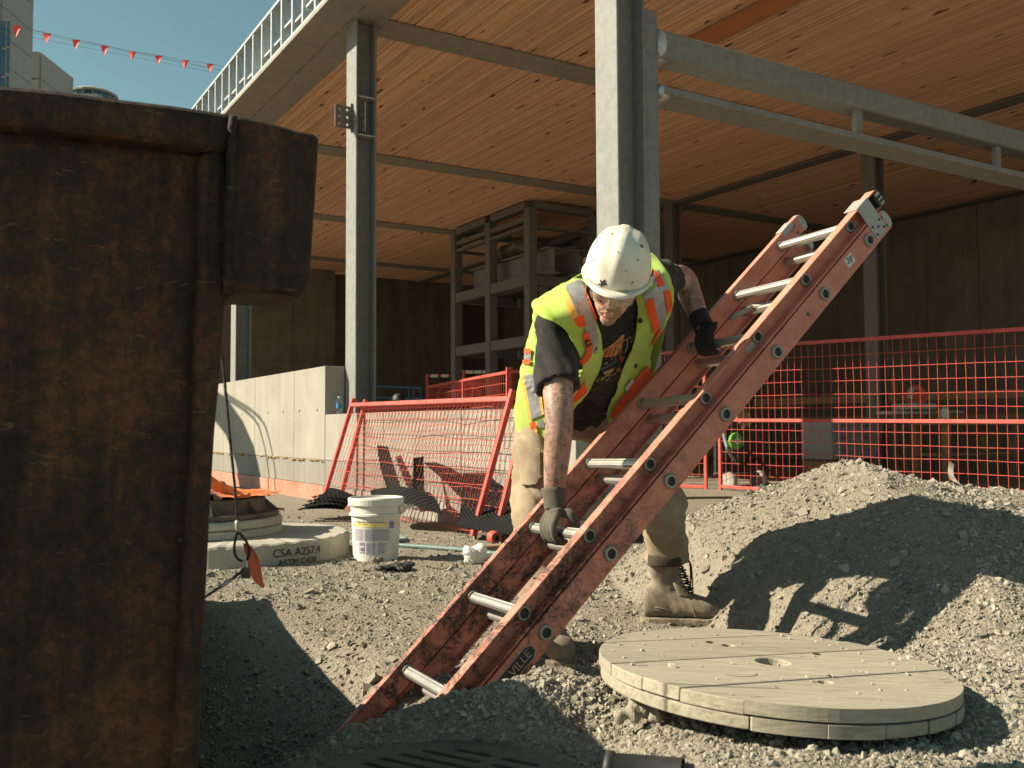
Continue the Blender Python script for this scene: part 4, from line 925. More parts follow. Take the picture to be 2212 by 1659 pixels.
VL = vest_sheet([[(1272, 600, 3.20), (1235, 603, 3.24), (1195, 625, 3.26)], [(1266, 632, 3.05), (1222, 632, 3.06), (1150, 656, 3.08)], [(1276, 664, 3.02), (1232, 668, 2.995), (1168, 684, 2.995)], [(1289, 700, 3.04), (1256, 705, 3.005), (1214, 706, 2.99)], [(1300, 735), (1270, 742, 3.06), (1240, 744, 3.03)], [(1297, 785), (1276, 795, 3.14), (1257, 797, 3.12)], [(1268, 848), (1245, 858, 3.27), (1225, 850, 3.27)], [(1232, 893, 3.36), (1226, 905, 3.36), (1216, 900, 3.36)]], 44, 20, 'front_panel')
VK = vest_sheet([[(1215, 612, 3.28), (1192, 628, 3.26), (1152, 656, 3.14), (1166, 682, 3.10)], [(1200, 680, 3.42), (1160, 690, 3.38), (1148, 712, 3.26), (1174, 712, 3.18)], [(1190, 750, 3.52), (1150, 755, 3.46), (1136, 765, 3.36), (1178, 772, 3.26)], [(1185, 830, 3.6), (1140, 830, 3.54), (1120, 835, 3.42), (1190, 840, 3.31)], [(1180, 900, 3.66), (1135, 900, 3.58), (1114, 895, 3.46), (1192, 900, 3.34)], [(1185, 962, 3.7), (1140, 964, 3.62), (1122, 962, 3.5), (1192, 945, 3.38)]], 40, 26, 'side_panel')
VB = vest_sheet([[(1297, 785), (1250, 800, 3.2), (1185, 815, 3.3)], [(1268, 848), (1235, 865, 3.27), (1190, 880, 3.34)], [(1232, 893, 3.36), (1220, 918, 3.37), (1192, 945, 3.38)]], 18, 18, 'lower_panel')
VR = vest_sheet([[(1370, 560, 3.22), (1392, 545, 3.26), (1412, 551, 3.28)], [(1374, 640), (1405, 612, 3.14), (1440, 588, 3.20)], [(1378, 668), (1415, 655, 3.15), (1457, 635, 3.22)], [(1375, 705), (1410, 700, 3.18), (1442, 690, 3.25)], [(1372, 735), (1395, 735, 3.24), (1425, 722, 3.30)], [(1352, 788), (1377, 780, 3.32), (1402, 768, 3.38)], [(1330, 845, 3.36), (1364, 832, 3.41), (1406, 806, 3.45)], [(1313, 890, 3.41), (1336, 885, 3.44), (1378, 850, 3.47)], [(1314, 914, 3.44), (1326, 910, 3.45), (1352, 884, 3.48)]], 50, 20, 'front_panel', .032, True)
BK = [[(1215, 612, 3.28), (1300, 575, 3.30), (1392, 545, 3.27)], [(1190, 680, 3.42), (1300, 640, 3.5), (1440, 600, 3.46)], [(1185, 830, 3.62), (1290, 760, 3.66), (1440, 700, 3.55)], [(1185, 962, 3.7), (1280, 900, 3.75), (1400, 850, 3.62)]]
vest_sheet(BK, 20, 24, 'back_panel')
def tape(b, m, *pts, off=.004): return decal(b, pts, 'stripe', M[m], vest, off+(.0055 if m == 'orange' else .003), 3)
tape(VL, 'yellow', (1207, 630), (1222, 622), (1248, 683), (1236, 690)); tape(VL, 'silver', (1222, 619), (1254, 606), (1270, 640), (1284, 690), (1290, 735), (1286, 765), (1270, 752), (1263, 712), (1248, 684))
tape(VL, 'orange', (1238, 689), (1257, 681), (1263, 702), (1248, 706), off=.006); tape(VL, 'orange', (1262, 622), (1268, 632), (1290, 688), (1283, 692))
tape(VL, 'orange', (1257, 718), (1268, 714), (1277, 745), (1274, 768), (1258, 788), (1252, 780), (1264, 758)); tape(VL, 'orange', (1262, 822), (1266, 845), (1240, 868), (1236, 860))
tape(VL, 'ink_black', (1261, 733), (1266, 729), (1271, 733), (1270, 741), (1264, 743), (1260, 739), off=.008); tape(VL, 'orange', (1264, 734), (1268, 733), (1268, 740), (1264, 741), off=.009); tape(VL, 'ink_black', (1262, 747), (1275, 738), (1276, 741), (1263, 750), off=.008)
tape(VK, 'yellow', (1127, 815), (1134, 810), (1150, 905), (1144, 908)); tape(VK, 'silver', (1134, 810), (1160, 806), (1172, 896), (1150, 905)); tape(VK, 'yellow', (1160, 806), (1166, 806), (1177, 893), (1172, 896))
tape(VK, 'orange', (1137, 752), (1150, 752), (1150, 762), (1136, 762)); tape(VK, 'silver', (1136, 762), (1150, 762), (1149, 776), (1134, 776)); tape(VK, 'orange', (1134, 776), (1149, 776), (1148, 786), (1132, 786))
tape(VK, 'orange', (1147, 912), (1160, 910), (1162, 924), (1149, 927)); tape(VK, 'silver', (1162, 908), (1176, 905), (1178, 922), (1163, 924)); tape(VK, 'yellow', (1150, 930), (1162, 928), (1164, 950), (1152, 953))
tape(VR, 'silver', (1388, 636), (1436, 608), (1444, 628), (1441, 662), (1430, 704), (1424, 712), (1412, 690), (1404, 650), (1392, 652)); tape(VR, 'silver', (1402, 596), (1424, 584), (1436, 608), (1412, 620))
tape(VR, 'orange', (1394, 648), (1408, 643), (1422, 704), (1410, 722)); tape(VR, 'orange', (1431, 629), (1444, 626), (1449, 660), (1438, 682), (1436, 660)); tape(VR, 'orange', (1408, 586), (1420, 592), (1432, 616), (1420, 622), off=.006); tape(VR, 'orange', (1388, 624), (1399, 612), (1401, 622), (1390, 632), off=.006)
tape(VR, 'orange', (1400, 750), (1422, 708), (1432, 714), (1428, 722)); tape(VR, 'orange', (1316, 893), (1332, 866), (1352, 845), (1385, 797), (1398, 788), (1404, 808), (1375, 846), (1336, 892), (1320, 906)); tape(VR, 'silver', (1337, 893), (1376, 848), (1405, 814), (1404, 822), (1350, 884), (1326, 909)); tape(VR, 'silver', (1346, 836), (1362, 816), (1368, 822), (1352, 844), off=.006)
for x, y, b in ((1285, 752, VL), (1383, 693, VR), (1251, 838, VL), (1372, 790, VR), (1337, 868, VR), (1326, 898, VR)):
    p, d = cast(b, x, y)
    if p is not None:
        mb = MB(); mb.lathe([(.0085, 0), (.0085, .003), (.0055, .004)], p-d*.005, 14, (nrm(np.cross(d, ZX)), nrm(np.cross(np.cross(d, ZX), d)), -d)); mb.build('snap', M['black'], vest)
# trousers
mb = MB(); secs = [(PEL+TT*.10, HIPX*.163, HIPF*.122), (PEL+TT*.02, HIPX*.172, HIPF*.128), (PEL-TT*.06+V3(0, 0, -.02), HIPX*.165, V3(0, -.13, 0)), (PEL+V3(0, 0, -.12), HIPX*.14, V3(0, -.10, 0))]
mb.loft(secs, 26, power=2.3)
limb(mb, [hipR+V3(0, 0, .03), hipR*.5+kneR*.5+V3(-.006, 0, 0), kneR+V3(.004, -.012, 0), kneR*.5+ankR*.5+V3(0, .01, 0), ankR*.62+kneR*.38, ankR+V3(0, .012, .085)], [.100, .094, .082, .080, .083, .078], 20)
limb(mb, [hipL+V3(0, 0, .03), hipL*.5+kneL*.5+V3(.0, -.01, 0), kneL+V3(0, -.01, 0), kneL*.68+ankL*.32+V3(.0, .01, 0), V3(.592, 3.655, .30), V3(.600, 3.675, .245)], [.100, .096, .085, .084, .086, .078], 20)
me = remesh(mb, .0095, 'trousers', 5, .5); P = co(me); Nn = vnormals(me)
setco(me, P+Nn*(wobble(P*np.array([1, 1, 1.6]), .022, 9, 2)+wobble(P*np.array([1, 1, 2.2]), .012, 21, 5))[:, None])
trs = link('trousers', me, M['pants'], man, True); trs['label'] = 'dusty tan work trousers'
trs_bvh = bvh_of(me)
def r2b(*pts): return [(1080+x*.2604, 756+y*.2604) for x, y in pts]
decal(trs_bvh, r2b((165, 820), (330, 830), (345, 1060), (300, 1125), (185, 1135)), 'cargo_pocket', M['pants'], trs, .008, 4, 3.4, .006)
# boots
def ank0(a, k, g): a = V3(a[0], a[1], .09); u = (g+.262-a[2])/(k[2]-a[2]); q = a+(np.asarray(k)-a)*u; return V3(q[0], q[1], g+.262)
def boot(ank, toe_dir, gz0, name, label=None, kne=None):
    t = nrm(V3(toe_dir[0], toe_dir[1], 0)); s = V3(t[1], -t[0], 0); o = V3(ank[0], ank[1], gz0)-t*.06
    r = empty(name, o); r.parent = man; r.matrix_parent_inverse = Matrix.Translation(-Vector(LOC['person']))
    if label: r['label'] = label
    mb = MB(); secs = []
    for x, hw, zt in ((-.035, .026, .085), (-.02, .037, .115), (.02, .041, .13), (.07, .043, .125), (.12, .046, .105), (.165, .051, .088), (.20, .053, .078), (.235, .048, .068), (.258, .034, .05)):
        secs.append((o+t*x+ZX*(.022+zt/2), s*hw, ZX*zt/2))
    mb.loft(crom_secs(secs, 22), 20, power=2.7)
    top = V3(ank[0], ank[1], gz0+.262)
    if kne is not None: top = ank0(ank, kne, gz0)
    mb.loft(crom_secs([(o+t*.035+ZX*.05, t*.062, s*.042), (o+t*.045+ZX*.12, t*.058, s*.041), (o+t*.05+ZX*.17, t*.056, s*.044), (top+t*-.004, t*.062, s*.05)], 10), 20, power=2.4)
    me = remesh(mb, .0055, 'upper', 4, .5); P = co(me); setco(me, P+vnormals(me)*(wobble(P, .006, 26, 4))[:, None]); link('upper', me, M['leather'], r, True)
    mb = MB(); out = []
    for x, w in ((-.048, .012), (-.04, .030), (-.015, .042), (.04, .044), (.10, .047), (.16, .056), (.21, .058), (.245, .050), (.265, .032), (.272, .012)): out.append((x, w))
    poly = [(x, w) for x, w in out]+[(x, -w) for x, w in out[::-1]]
    mb.prism(poly, .026, o, (t, s, ZX)); sol = mb.build('sole', M['sole'], r, bevel=.005)
    mb = MB()
    for k in range(9):
        x = -.03+.033*k; w = np.interp(x, [q[0] for q in out], [q[1] for q in out])
        for sg in (-1, 1): mb.box(o+t*x+s*(w-.006)*sg+ZX*.004, (.016, .016, .016), (t, s, ZX))
    mb.build('tread', M['sole'], r)
    cb = MB(); cb.loft(crom_secs([(top+t*-.004-ZX*.035, t*.0645, s*.0525), (top-ZX*.012, t*.067, s*.055), (top+ZX*.006, t*.064, s*.052)], 8), 20, power=2.4); cb.build('collar', M['lace'], r, smooth=True)
    for sg in (-1, 1):
        eb = MB(); eb.loft(crom_secs([(o+t*.125+s*.036*sg+ZX*.108, t*.026, s*.008), (o+t*.098+s*.039*sg+ZX*.155, t*.020, s*.009), (o+t*.088+s*.043*sg+ZX*.215, t*.020, s*.010)], 10), 12); eb.build('eyelet_strip', M['leather'], r, smooth=True)
        for k in range(5): eb = MB(); eb.lathe([(.0045, 0), (.0045, .002), (.002, .0025)], o+t*(.127-.009*k)+s*(.0445+.0022*k)*sg+ZX*(.112+.026*k), 8, (t, ZX, s*sg)); eb.build('eyelet', M['iron'], r)
    eb = MB(); eb.tube(crom([o+t*.16+s*.052+ZX*.035, o+t*.150+s*.046+ZX*.075, o+t*.155+ZX*.113, o+t*.150-s*.046+ZX*.075, o+t*.16-s*.052+ZX*.035], 18), .0022, 5); eb.tube(crom([o-t*.035+s*.02+ZX*.06, o+t*.02+s*.044+ZX*.066, o+t*.09+s*.046+ZX*.05], 12), .0018, 5); eb.tube(crom([o-t*.035-s*.02+ZX*.06, o+t*.02-s*.044+ZX*.066, o+t*.09-s*.046+ZX*.05], 12), .0018, 5); eb.build('seam', M['sole'], r)
    mb = MB()
    for k in range(6):
        u = k/5; c = o+t*(.150-.045*u)+ZX*(.122+.115*u); 
        mb.tube([c-s*.046-t*.02, c-s*.02+t*.004, c+s*.02+t*.004, c+s*.046-t*.02], .0036, 6); mb.tube([c-s*.046-t*.02, c+t*.006+ZX*.012, c+s*.046-t*.02+ZX*.024], .0032, 6)
    e = o+t*.115+ZX*.225
    for k, (a, b) in enumerate(((.07, -.09), (-.05, -.10), (.045, -.055), (-.03, -.06))): mb.tube(crom([e, e+t*.03+s*a*.6+ZX*.01, e+t*.035+s*a+ZX*b], 8), .0028, 6)
    mb.build('laces', M['lace'], r)
    mb = MB()
    mb.loft(crom_secs([(o+t*.095+ZX*.145, s*.026, nrm(t+ZX*.5)*.006), (o+t*.088+ZX*.2, s*.028, t*.006), (o+t*.095+ZX*.255, s*.03, t*.006)], 6), 12); mb.build('tongue', M['lace'], r, smooth=True)
    return r
boot(V3(ankL[0], ankL[1], 0), (1, -.12), float(height(ankL[0]+.05, ankL[1]))+.0, 'boot', 'dusty tan leather boot pointing away from the ladder', kneL)
boot(V3(ankR[0], ankR[1], 0), (.28, -1), float(height(ankR[0]+.04, ankR[1]-.12))-.005, 'boot', 'dusty tan leather boot behind the ladder foot', kneR)
# gloved hands closed on the rungs
def hand(C, W, m, name, label, sidev, flip=1, wide=1.0):
    ax = LW; up = nrm(np.asarray(W)-C); up = nrm(up-(up@ax)*ax); sd = np.asarray(sidev, float); sd = nrm(sd-(sd@ax)*ax-(sd@up)*up)
    def pol(phi, rho, a): phi = math.radians(phi); return C+ax*a+up*rho*math.cos(phi)+sd*rho*math.sin(phi)
    mb = MB(); r_ = []
    for i in range(4):
        a = (i-1.5)*.0215*flip; L_ = (1.0, 1.06, 1.02, .88)[i]
        p = [pol(12, .062, a*.95), pol(44, .047, a*1.03), pol(80, .0385, a*1.06), pol(80+48*L_, .035, a*1.06), pol(80+88*L_, .0325, a*1.05), pol(80+116*L_, .030, a*1.04)]
        limb(mb, p, [.0125, .0128, .0120, .0112, .0106, .0085], 12)
    palm = [(np.asarray(W)+up*.0, ax*.034, sd*.026), (np.asarray(W)*.7+C*.3+sd*.004, ax*.037, sd*.023), (pol(8, .078, 0), ax*.043, sd*.018), (pol(22, .052, 0), ax*.044, nrm(sd*.8-up*.6)*.0135), (pol(50, .044, 0), ax*.043, nrm(sd*.3-up*1)*.009)]
    mb.loft(crom_secs(palm, 14), 18, power=2.6)
    th = [np.asarray(W)*.55+C*.45-sd*.012-ax*.022*flip, pol(-22, .058, -.046*flip), pol(-62, .040, -.050*flip), pol(-108, .034, -.042*flip), pol(-140, .032, -.034*flip)]
    limb(mb, th, [.017, .0165, .0135, .0122, .010], 12)
    me = remesh(mb, .0034, name, 2, .4); P = co(me); setco(me, P+vnormals(me)*wobble(P, .0022, 60, 3)[:, None]); g = link(name, me, m, man, True); g['label'] = label
    d = nrm(np.asarray(W)-C); X_ = nrm(np.cross(d, sd)); Y_ = np.cross(d, X_)
    mb = MB(); mb.lathe([(.040, -.035), (.0405, -.02), (.0395, -.0), (.042, .018), (.0425, .028), (.0385, .030), (.035, .02)], np.asarray(W)+d*.0, 22, (X_, Y_*.88, d), cap=False); o = mb.build('cuff', m, g, smooth=True)
    return g
C5 = lad(5, .533*LWID, 0); C2 = lad(2, .676*LWID, 0)
hand(C5, WR, M['glove'], 'glove', 'grey knit glove closed on the lower rung', (-.9, -.44, 0), 1)
hand(C2, WL+(C2-WL)*.0, M['glove_shaded'], 'glove', 'shade-darkened grey glove closed on the upper rung', (-.9, -.44, -.1), -1)
# ------------------------------------------------------------------ big rusty excavator bucket in the foreground
def bd(px): return 1.40+.00026*px
def bprism(poly, d0, d1, name, m, par, bevel=.01, **kw):
    "outline with its own thickness: front at d0, back at d1 beyond the face of the bucket"
    n = len(poly); F0 = [at(x, y, bd(x)+d0) for x, y in poly]; yd = nrm(V3(-.42, .9, 0))
    V = F0+[p+yd*(d1-d0) for p in F0]
    return MB().add(V, [tuple(range(n))[::-1], tuple(range(n, 2*n))]+[(i, (i+1) % n, n+(i+1) % n, n+i) for i in range(n)]).build(name, m, par, bevel=bevel, seg=3, **kw)
bk = empty('excavator_bucket', (-.9, 1.9, -.3), 'huge rusty steel excavator bucket filling the near edge of the view', 'excavator bucket')
bprism([(-620, 250), (0, 258), (250, 285), (430, 308), (462, 330), (468, 420), (452, 700), (432, 1000), (418, 1350), (405, 1700), (400, 1900), (-620, 1900)], .012, .10, 'side_plate', M['rust'], bk, .012)
bprism([(-620, 166), (0, 179), (120, 190), (240, 206), (380, 223), (490, 240), (522, 250), (520, 300), (494, 332), (430, 318), (250, 296), (0, 268), (-620, 260)], -.028, .12, 'top_rim', M['rust'], bk, .018)
bprism([(494, 300), (496, 420), (490, 560), (489, 640), (480, 780), (466, 930), (456, 1100), (444, 1340), (432, 1640), (426, 1900), (360, 1900), (372, 1640), (398, 1200), (414, 900), (424, 620), (428, 330)], -.016, .13, 'edge_rim', M['rust'], bk, .016)
bprism([(505, 246), (560, 256), (600, 266), (640, 279), (682, 285), (691, 298), (689, 340), (684, 420), (676, 540), (671, 600), (664, 632), (648, 641), (600, 633), (540, 630), (490, 633), (484, 560), (488, 420), (494, 300)], -.035, .15, 'lip_block', M['rust'], bk, .02)
g = np.random.default_rng(31); mb = MB(); mb.tube([at(503+g.uniform(-2, 2)-12*(y > 300)*(y-300)/330, y, bd(500)-.034+g.uniform(-.003, .003)) for y in np.linspace(250, 632, 40)], [.007+g.uniform(-.0015, .002) for _ in range(40)], 7); mb.build('weld_bead', M['rust'], bk, smooth=True)
mb = MB(); top = [(-.70, 1.78, .66), (-.80, 2.25, .70), (-.94, 2.55, .46), (-1.06, 2.95, .27), (-1.24, 3.50, .27), (-1.40, 4.15, .24)]  # unseen plate, added with its top edge shaped to shadow trench and bank
V = []
for (x, y, z), zb in zip(top, (-1.1, -1.1, -1.1, -.9, -.5, -.3)): V += [(x, y, z), (x-.12, y-.05, z), (x-.12, y-.05, zb), (x, y, zb)]
F = [(4*i+a, 4*i+(a+1) % 4, 4*i+4+(a+1) % 4, 4*i+4+a) for i in range(len(top)-1) for a in range(4)]+[(0, 1, 2, 3), tuple(4*(len(top)-1)+a for a in range(4))]
mb.add(V, F); mb.build('shadow_plate', M['rust'], bk, bevel=.01)
mb = MB(); V = []
for x, y, z in ((-1.0, 1.75, .6), (-1.15, 2.3, .5), (-1.4, 3.2, .2), (-1.6, 3.9, .1), (-1.6, 4.0, -.2)): V += [(x, y, z), (x-1.6, y-.5, z), (x-1.6, y-.45, z-.06), (x, y+.05, z-.06)]
mb.add(V, [(4*i+a, 4*i+(a+1) % 4, 4*i+4+(a+1) % 4, 4*i+4+a) for i in range(4) for a in range(4)]+[(0, 1, 2, 3), (16, 17, 18, 19)]); mb.build('shell_plate', M['rust'], bk, bevel=.01)
# invented machine arm, unseen to the left, shaped to throw the retaining wall's shadow
M['machine'] = dusty('yellow_machine_paint', (.55, .33, .04), (.3, .25, .18), .5, .5, 4)
ex = empty('excavator', (-13.2, 12.0, -.15), 'invented yellow excavator boom, unseen past the picture edge, shaped for the wall shadow', 'excavator')
def on_wall(px, py):
    r = at(px, py, 1.)-V3(0, 0, CAM_H); t = 3.75/(r@BX); return V3(0, 0, CAM_H)+r*t
SH = [(400, 775), (452, 832), (492, 862), (524, 905), (548, 960), (564, 1030), (570, 1110), (540, 1125), (532, 1060), (520, 1000), (498, 940), (462, 895), (400, 845)]
Q = [on_wall(*p)+SUN*5.2 for p in SH]; n = len(Q); dv = nrm(np.cross(SUN, ZX))*.0+AX*.28
MB().add(Q+[q+dv for q in Q], [tuple(range(n))[::-1], tuple(range(n, 2*n))]+[(i, (i+1) % n, n+(i+1) % n, n+i) for i in range(n)]).build('shadow_stick', M['machine'], ex, bevel=.02)
mb = MB(); q0 = (Q[0]+Q[-1])/2+dv/2; mb.bar(q0, q0+V3(-3.0, -.2, 1.6), .4, .5); mb.bar(q0+V3(-3.0, -.2, 1.6), V3(-12.6, 12.0, .4), .45, .55); mb.build('boom', M['machine'], ex, bevel=.03)
for k in range(2):
    mb = MB(); mb.tube(crom([on_wall(x+14*k, y)+SUN*5.15 for x, y in ((470, 850), (545, 900), (570, 960), (582, 1040), (588, 1120))], 16), .02, 8); mb.build('shadow_hose', M['black'], ex, smooth=True)
mb = MB(); mb.box((-13.2, 12.0, .3), (2.2, 2.2, 1.2)); mb.build('base', M['machine'], ex, bevel=.05)

# ------------------------------------------------------------------ wire rope sling with tag and padlock
sl = empty('wire_rope_sling', at(515, 1200, 1.9), 'thin twisted wire rope sling ending in a loop beside the rusty bucket', 'wire rope')
def twist(pts, r, n=3, turns=26):
    pts = crom(pts, 90); mb = MB()
    for k in range(n):
        Q = []
        for i, p in enumerate(pts):
            t = nrm(pts[min(i+1, len(pts)-1)]-pts[max(i-1, 0)]); u = nrm(np.cross(t, V3(0, 1, 0))); w = np.cross(t, u); a = 2*math.pi*(k/n+turns*i/len(pts)); Q.append(p+r*.55*(math.cos(a)*u+math.sin(a)*w))
        mb.tube(Q, r*.62, 5)
    return mb
SD = 1.9
twist([at(470, 690, SD), at(478, 755, SD), at(488, 850, SD), at(498, 960, SD), at(508, 1060, SD), at(513, 1130, SD)], .0030).build('rope', M['wirerope'], sl, smooth=True)
mb = MB(); mb.tube([at(512, 1124, SD), at(513, 1130, SD), at(515, 1146, SD), at(515, 1150, SD)], [.004, .0055, .0055, .004], 10); mb.build('ferrule', M['aluplate'], sl, smooth=True)
twist([at(514, 1148, SD), at(508, 1168, SD), at(506, 1186, SD), at(511, 1204, SD), at(524, 1212, SD), at(536, 1205, SD), at(539, 1188, SD), at(532, 1170, SD), at(522, 1157, SD), at(515, 1148, SD)], .0026, 3, 20).build('loop', M['wirerope'], sl, smooth=True)
twist([at(529, 1228, SD), at(505, 1248, SD-.03), at(470, 1272, SD-.06), at(430, 1298, SD-.1)], .0026, 3, 14).build('rope', M['wirerope'], sl, smooth=True)
mb = MB(); mb.tube([at(500, 1252, SD-.035), at(476, 1268, SD-.055)], .0045, 8); mb.build('ferrule', M['aluplate'], sl, smooth=True)
def r8(*p): return [(443+x*.2393, 999+y*.2393) for x, y in p]
tp = r8((345, 730), (385, 733), (440, 785), (480, 860), (503, 950), (520, 1050), (537, 1135), (500, 1122), (445, 1075), (410, 1010), (392, 930), (378, 850), (358, 790))
V = [at(x, y, SD+.006+.00006*(x-530)**2*.3) for x, y in tp]; n = len(V)
tg = MB().add(V, [tuple(range(n))]).build('warning_tag', M['tagred'], None, label='orange-red plastic tag hanging from the wire rope loop', cat='tag'); md = tg.modifiers.new('t', 'SOLIDIFY'); md.thickness = .0015
pk = empty('padlock', at(531, 1240, SD), 'small dark padlock hanging from the wire rope loop', 'padlock')
mb = MB(); mb.box(at(531, 1238, SD-.004), (.018, .009, .021)); mb.build('lock_body', M['iron'], pk, bevel=.002)
mb = MB(); mb.tube(crom([at(525, 1228, SD-.004), at(525, 1216, SD-.004), at(529, 1208, SD-.004), at(533, 1216, SD-.004), at(533, 1228, SD-.004)], 14), .002, 7); mb.build('shackle', M['galv'], pk, smooth=True)

# ------------------------------------------------------------------ wooden cable-reel end
def holed(poly, holes, thick, name, m, par, o, axs, bevel=.003):
    "plank or plate with real holes"
    from mathutils.geometry import delaunay_2d_cdt as cdt
    pts = [Vector(p) for p in poly]; n = len(pts); faces = [list(range(n))]; c = n
    for cx_, cy_, r_, k in holes:
        h = [Vector((cx_+r_*math.cos(2*math.pi*i/k), cy_+r_*math.sin(2*math.pi*i/k))) for i in range(k)]; pts += h; faces.append(list(range(c, c+k))); c += k
    v, e, f, *_ = cdt(pts, [], faces, 1, 1e-5)
    def inside(p): return any((p[0]-a)**2+(p[1]-b)**2 < (r_*math.cos(math.pi/k))**2 for a, b, r_, k in holes)
    P0 = Vector(poly[0]); keep = []
    for t in f:
        cc = sum((v[i] for i in t), Vector((0, 0)))/len(t)
        if inside(cc): continue
        # only inside the outline
        k = 0; x, y = cc
        for i in range(n):
            (x1, y1), (x2, y2) = poly[i], poly[(i+1) % n]
            if (y1 > y) != (y2 > y) and x < (x2-x1)*(y-y1)/(y2-y1)+x1: k ^= 1
        if k: keep.append(tuple(t))
    X, Y, Z = axs; V = [np.asarray(o)+q.x*X+q.y*Y for q in v]
    ob = MB().add(V, keep).build(name, m, par, recalc=True); md = ob.modifiers.new('t', 'SOLIDIFY'); md.thickness = thick; md.offset = 0
    if bevel: b = ob.modifiers.new('b', 'BEVEL'); b.width = bevel; b.segments = 2; b.limit_method = 'ANGLE'; b.angle_limit = 1.0
    return ob
RC = V3(.602, 2.222, .195); rn = nrm(V3(.055, .02, 1)); pu = nrm(V3(.91, .41, 0)); pu = nrm(pu-(pu@rn)*rn); pv = np.cross(rn, pu); RR = .400
reel = empty('cable_reel_end', RC-ZX*.06, 'round wooden cable reel end lying flat on the gravel', 'cable reel')
cutsv = [-.52, -.27, -.158, -.062, .062, .158, .27, .52]; rr = random.Random(2)
def strip(v0, v1, R):
    pts = []
    for k in range(15):
        v = v0+(v1-v0)*k/14; v = max(-R*.9999, min(R*.9999, v)); pts.append((math.sqrt(R*R-v*v)*(1+.006*math.sin(9*v)), v))
    L = [(-x, v) for x, v in pts]; out = pts+L[::-1]; q = []
    for p in out:
        if not q or (abs(p[0]-q[-1][0])+abs(p[1]-q[-1][1])) > .004: q.append(p)
    return q
HOL = [(0, 0, .040, 22), (.01, .18, .017, 14), (-.015, -.186, .017, 14)]
for i in range(len(cutsv)-1):
    g0, g1 = cutsv[i]+(.0003+.0012*rr.random()), cutsv[i+1]-.0003
    if i == 0: g0 = -.399
    if i == len(cutsv)-2: g1 = .399
    hs = [h for h in HOL if g0-h[2] < h[1] < g1+h[2]]
    poly = strip(g0, g1, RR)
    # holes that run over a seam: bite the plank edge instead
    ok = [h for h in hs if g0+h[2] <= h[1] <= g1-h[2]]; cut = [h for h in hs if h not in ok]
    if cut:
        import mathutils.geometry as mg
        def bite(poly, h):
            out = []; m_ = len(poly)
            dense = []
            for a in range(m_):
                p, q = poly[a], poly[(a+1) % m_]; k = max(1, int(math.hypot(q[0]-p[0], q[1]-p[1])/.006)); dense += [(p[0]+(q[0]-p[0])*j/k, p[1]+(q[1]-p[1])*j/k) for j in range(k)]
            for p in dense:
                d = math.hypot(p[0]-h[0], p[1]-h[1])
                if d < h[2]:
                    dy = math.sqrt(max(0, h[2]**2-(p[0]-h[0])**2)); top_ = abs(p[1]-g1) < abs(p[1]-g0); out.append((p[0], h[1]-dy if top_ else h[1]+dy))
                else: out.append(p)
            return out
        for h in cut: poly = bite(poly, h)
    holed(poly, ok, .027, 'plank', M['reelwood'], reel, RC+rn*(rr.uniform(-.0016, .0016)), (pu, pv, rn), .0025)
for i in range(7):
    g0 = -.398+.1137*i; g1 = g0+.1115; hs = [h for h in ((0, 0, .042, 20),) if g0+h[2] <= h[1] <= g1-h[2]]
    holed(strip(g0, min(g1, .398), .400+rr.uniform(-.004, .003)), hs, .026, 'plank', M['reelwood'], reel, RC-rn*.0295, (pv, -pu, rn), .003)
mb = MB()
for k in range(11):
    a = math.radians(205+k*11); a2 = math.radians(205+(k+1)*11); c = np.array([-.16, -.07]); r_ = .045
    mb.tube([RC+rn*.0142+pu*(c[0]+r_*math.cos(q))+pv*(c[1]+r_*math.sin(q)) for q in (a, a2)], .0012, 4)
mb.build('scribed_ring', M['iron'], reel)
for x, y in ((.17, .045), (.035, -.15), (-.02, .22)):
    mb = MB(); mb.lathe([(.009, 0), (.009, .001), (.006, .0016)], RC+rn*.0136+pu*x+pv*y, 10, (pu, pv, rn)); mb.build('nail_head', M['rust'], reel)
gt = MB(); g = np.random.default_rng(19)
for k in range(70):
    a_ = g.uniform(0, 6.28); q_ = RR*.96*math.sqrt(g.uniform(0, 1)); r_ = .0012+abs(g.normal(0, .0014)); p = RC+pu*q_*math.cos(a_)+pv*q_*math.sin(a_)+rn*(.0142+r_*.5)
    gt.box(p, (r_*2.4, r_*1.8, r_*1.3), (nrm(pu+pv*g.uniform(-1, 1)), nrm(pv+rn*.3), rn))
gt.build('grit', M['cast'], reel, kind='stuff')
ck = MB()
for k in range(14):
    v_ = g.uniform(-.36, .36); hw_ = math.sqrt(RR*RR-v_*v_)*.95; u_ = g.choice([-1, 1])*g.uniform(.80, .97)*hw_; L_ = g.uniform(.012, .035); ck.box(RC+pu*u_+pv*v_+rn*.0139, (L_, .0005+.0005*g.random(), .0006), (nrm(pu+pv*g.uniform(-.05, .05)), pv, rn))
ck.build('split', M['iron'], reel, kind='stuff')
# cloth rag poking from under the reel
def crumple(name, c, size, m, label, cat, seed, vox=.006, amp=.3, fr=30, flat=.5):
    mb = MB(); g = np.random.default_rng(seed)
    for k in range(9):
        d = g.normal(size=3)*np.array([.35, .35, .2]); ell(mb, np.asarray(c)+d*np.array(size), V3(size[0]*.32, 0, 0), V3(0, size[1]*.34, 0), V3(0, 0, size[2]*.4))
    me = remesh(mb, vox, name, 2); P = co(me); setco(me, P+vnormals(me)*(wobble(P, min(size)*amp, fr, seed)+wobble(P, min(size)*amp*.4, fr*2.5, seed+3))[:, None]); return link(name, me, m, None, False, label=label, cat=cat)
crumple('rag', gz(1375, 1535, .12), (.05, .05, .045), M['rope'], 'crumpled dirty rag wedged under the near edge of the cable reel', 'rag', 3, .006)

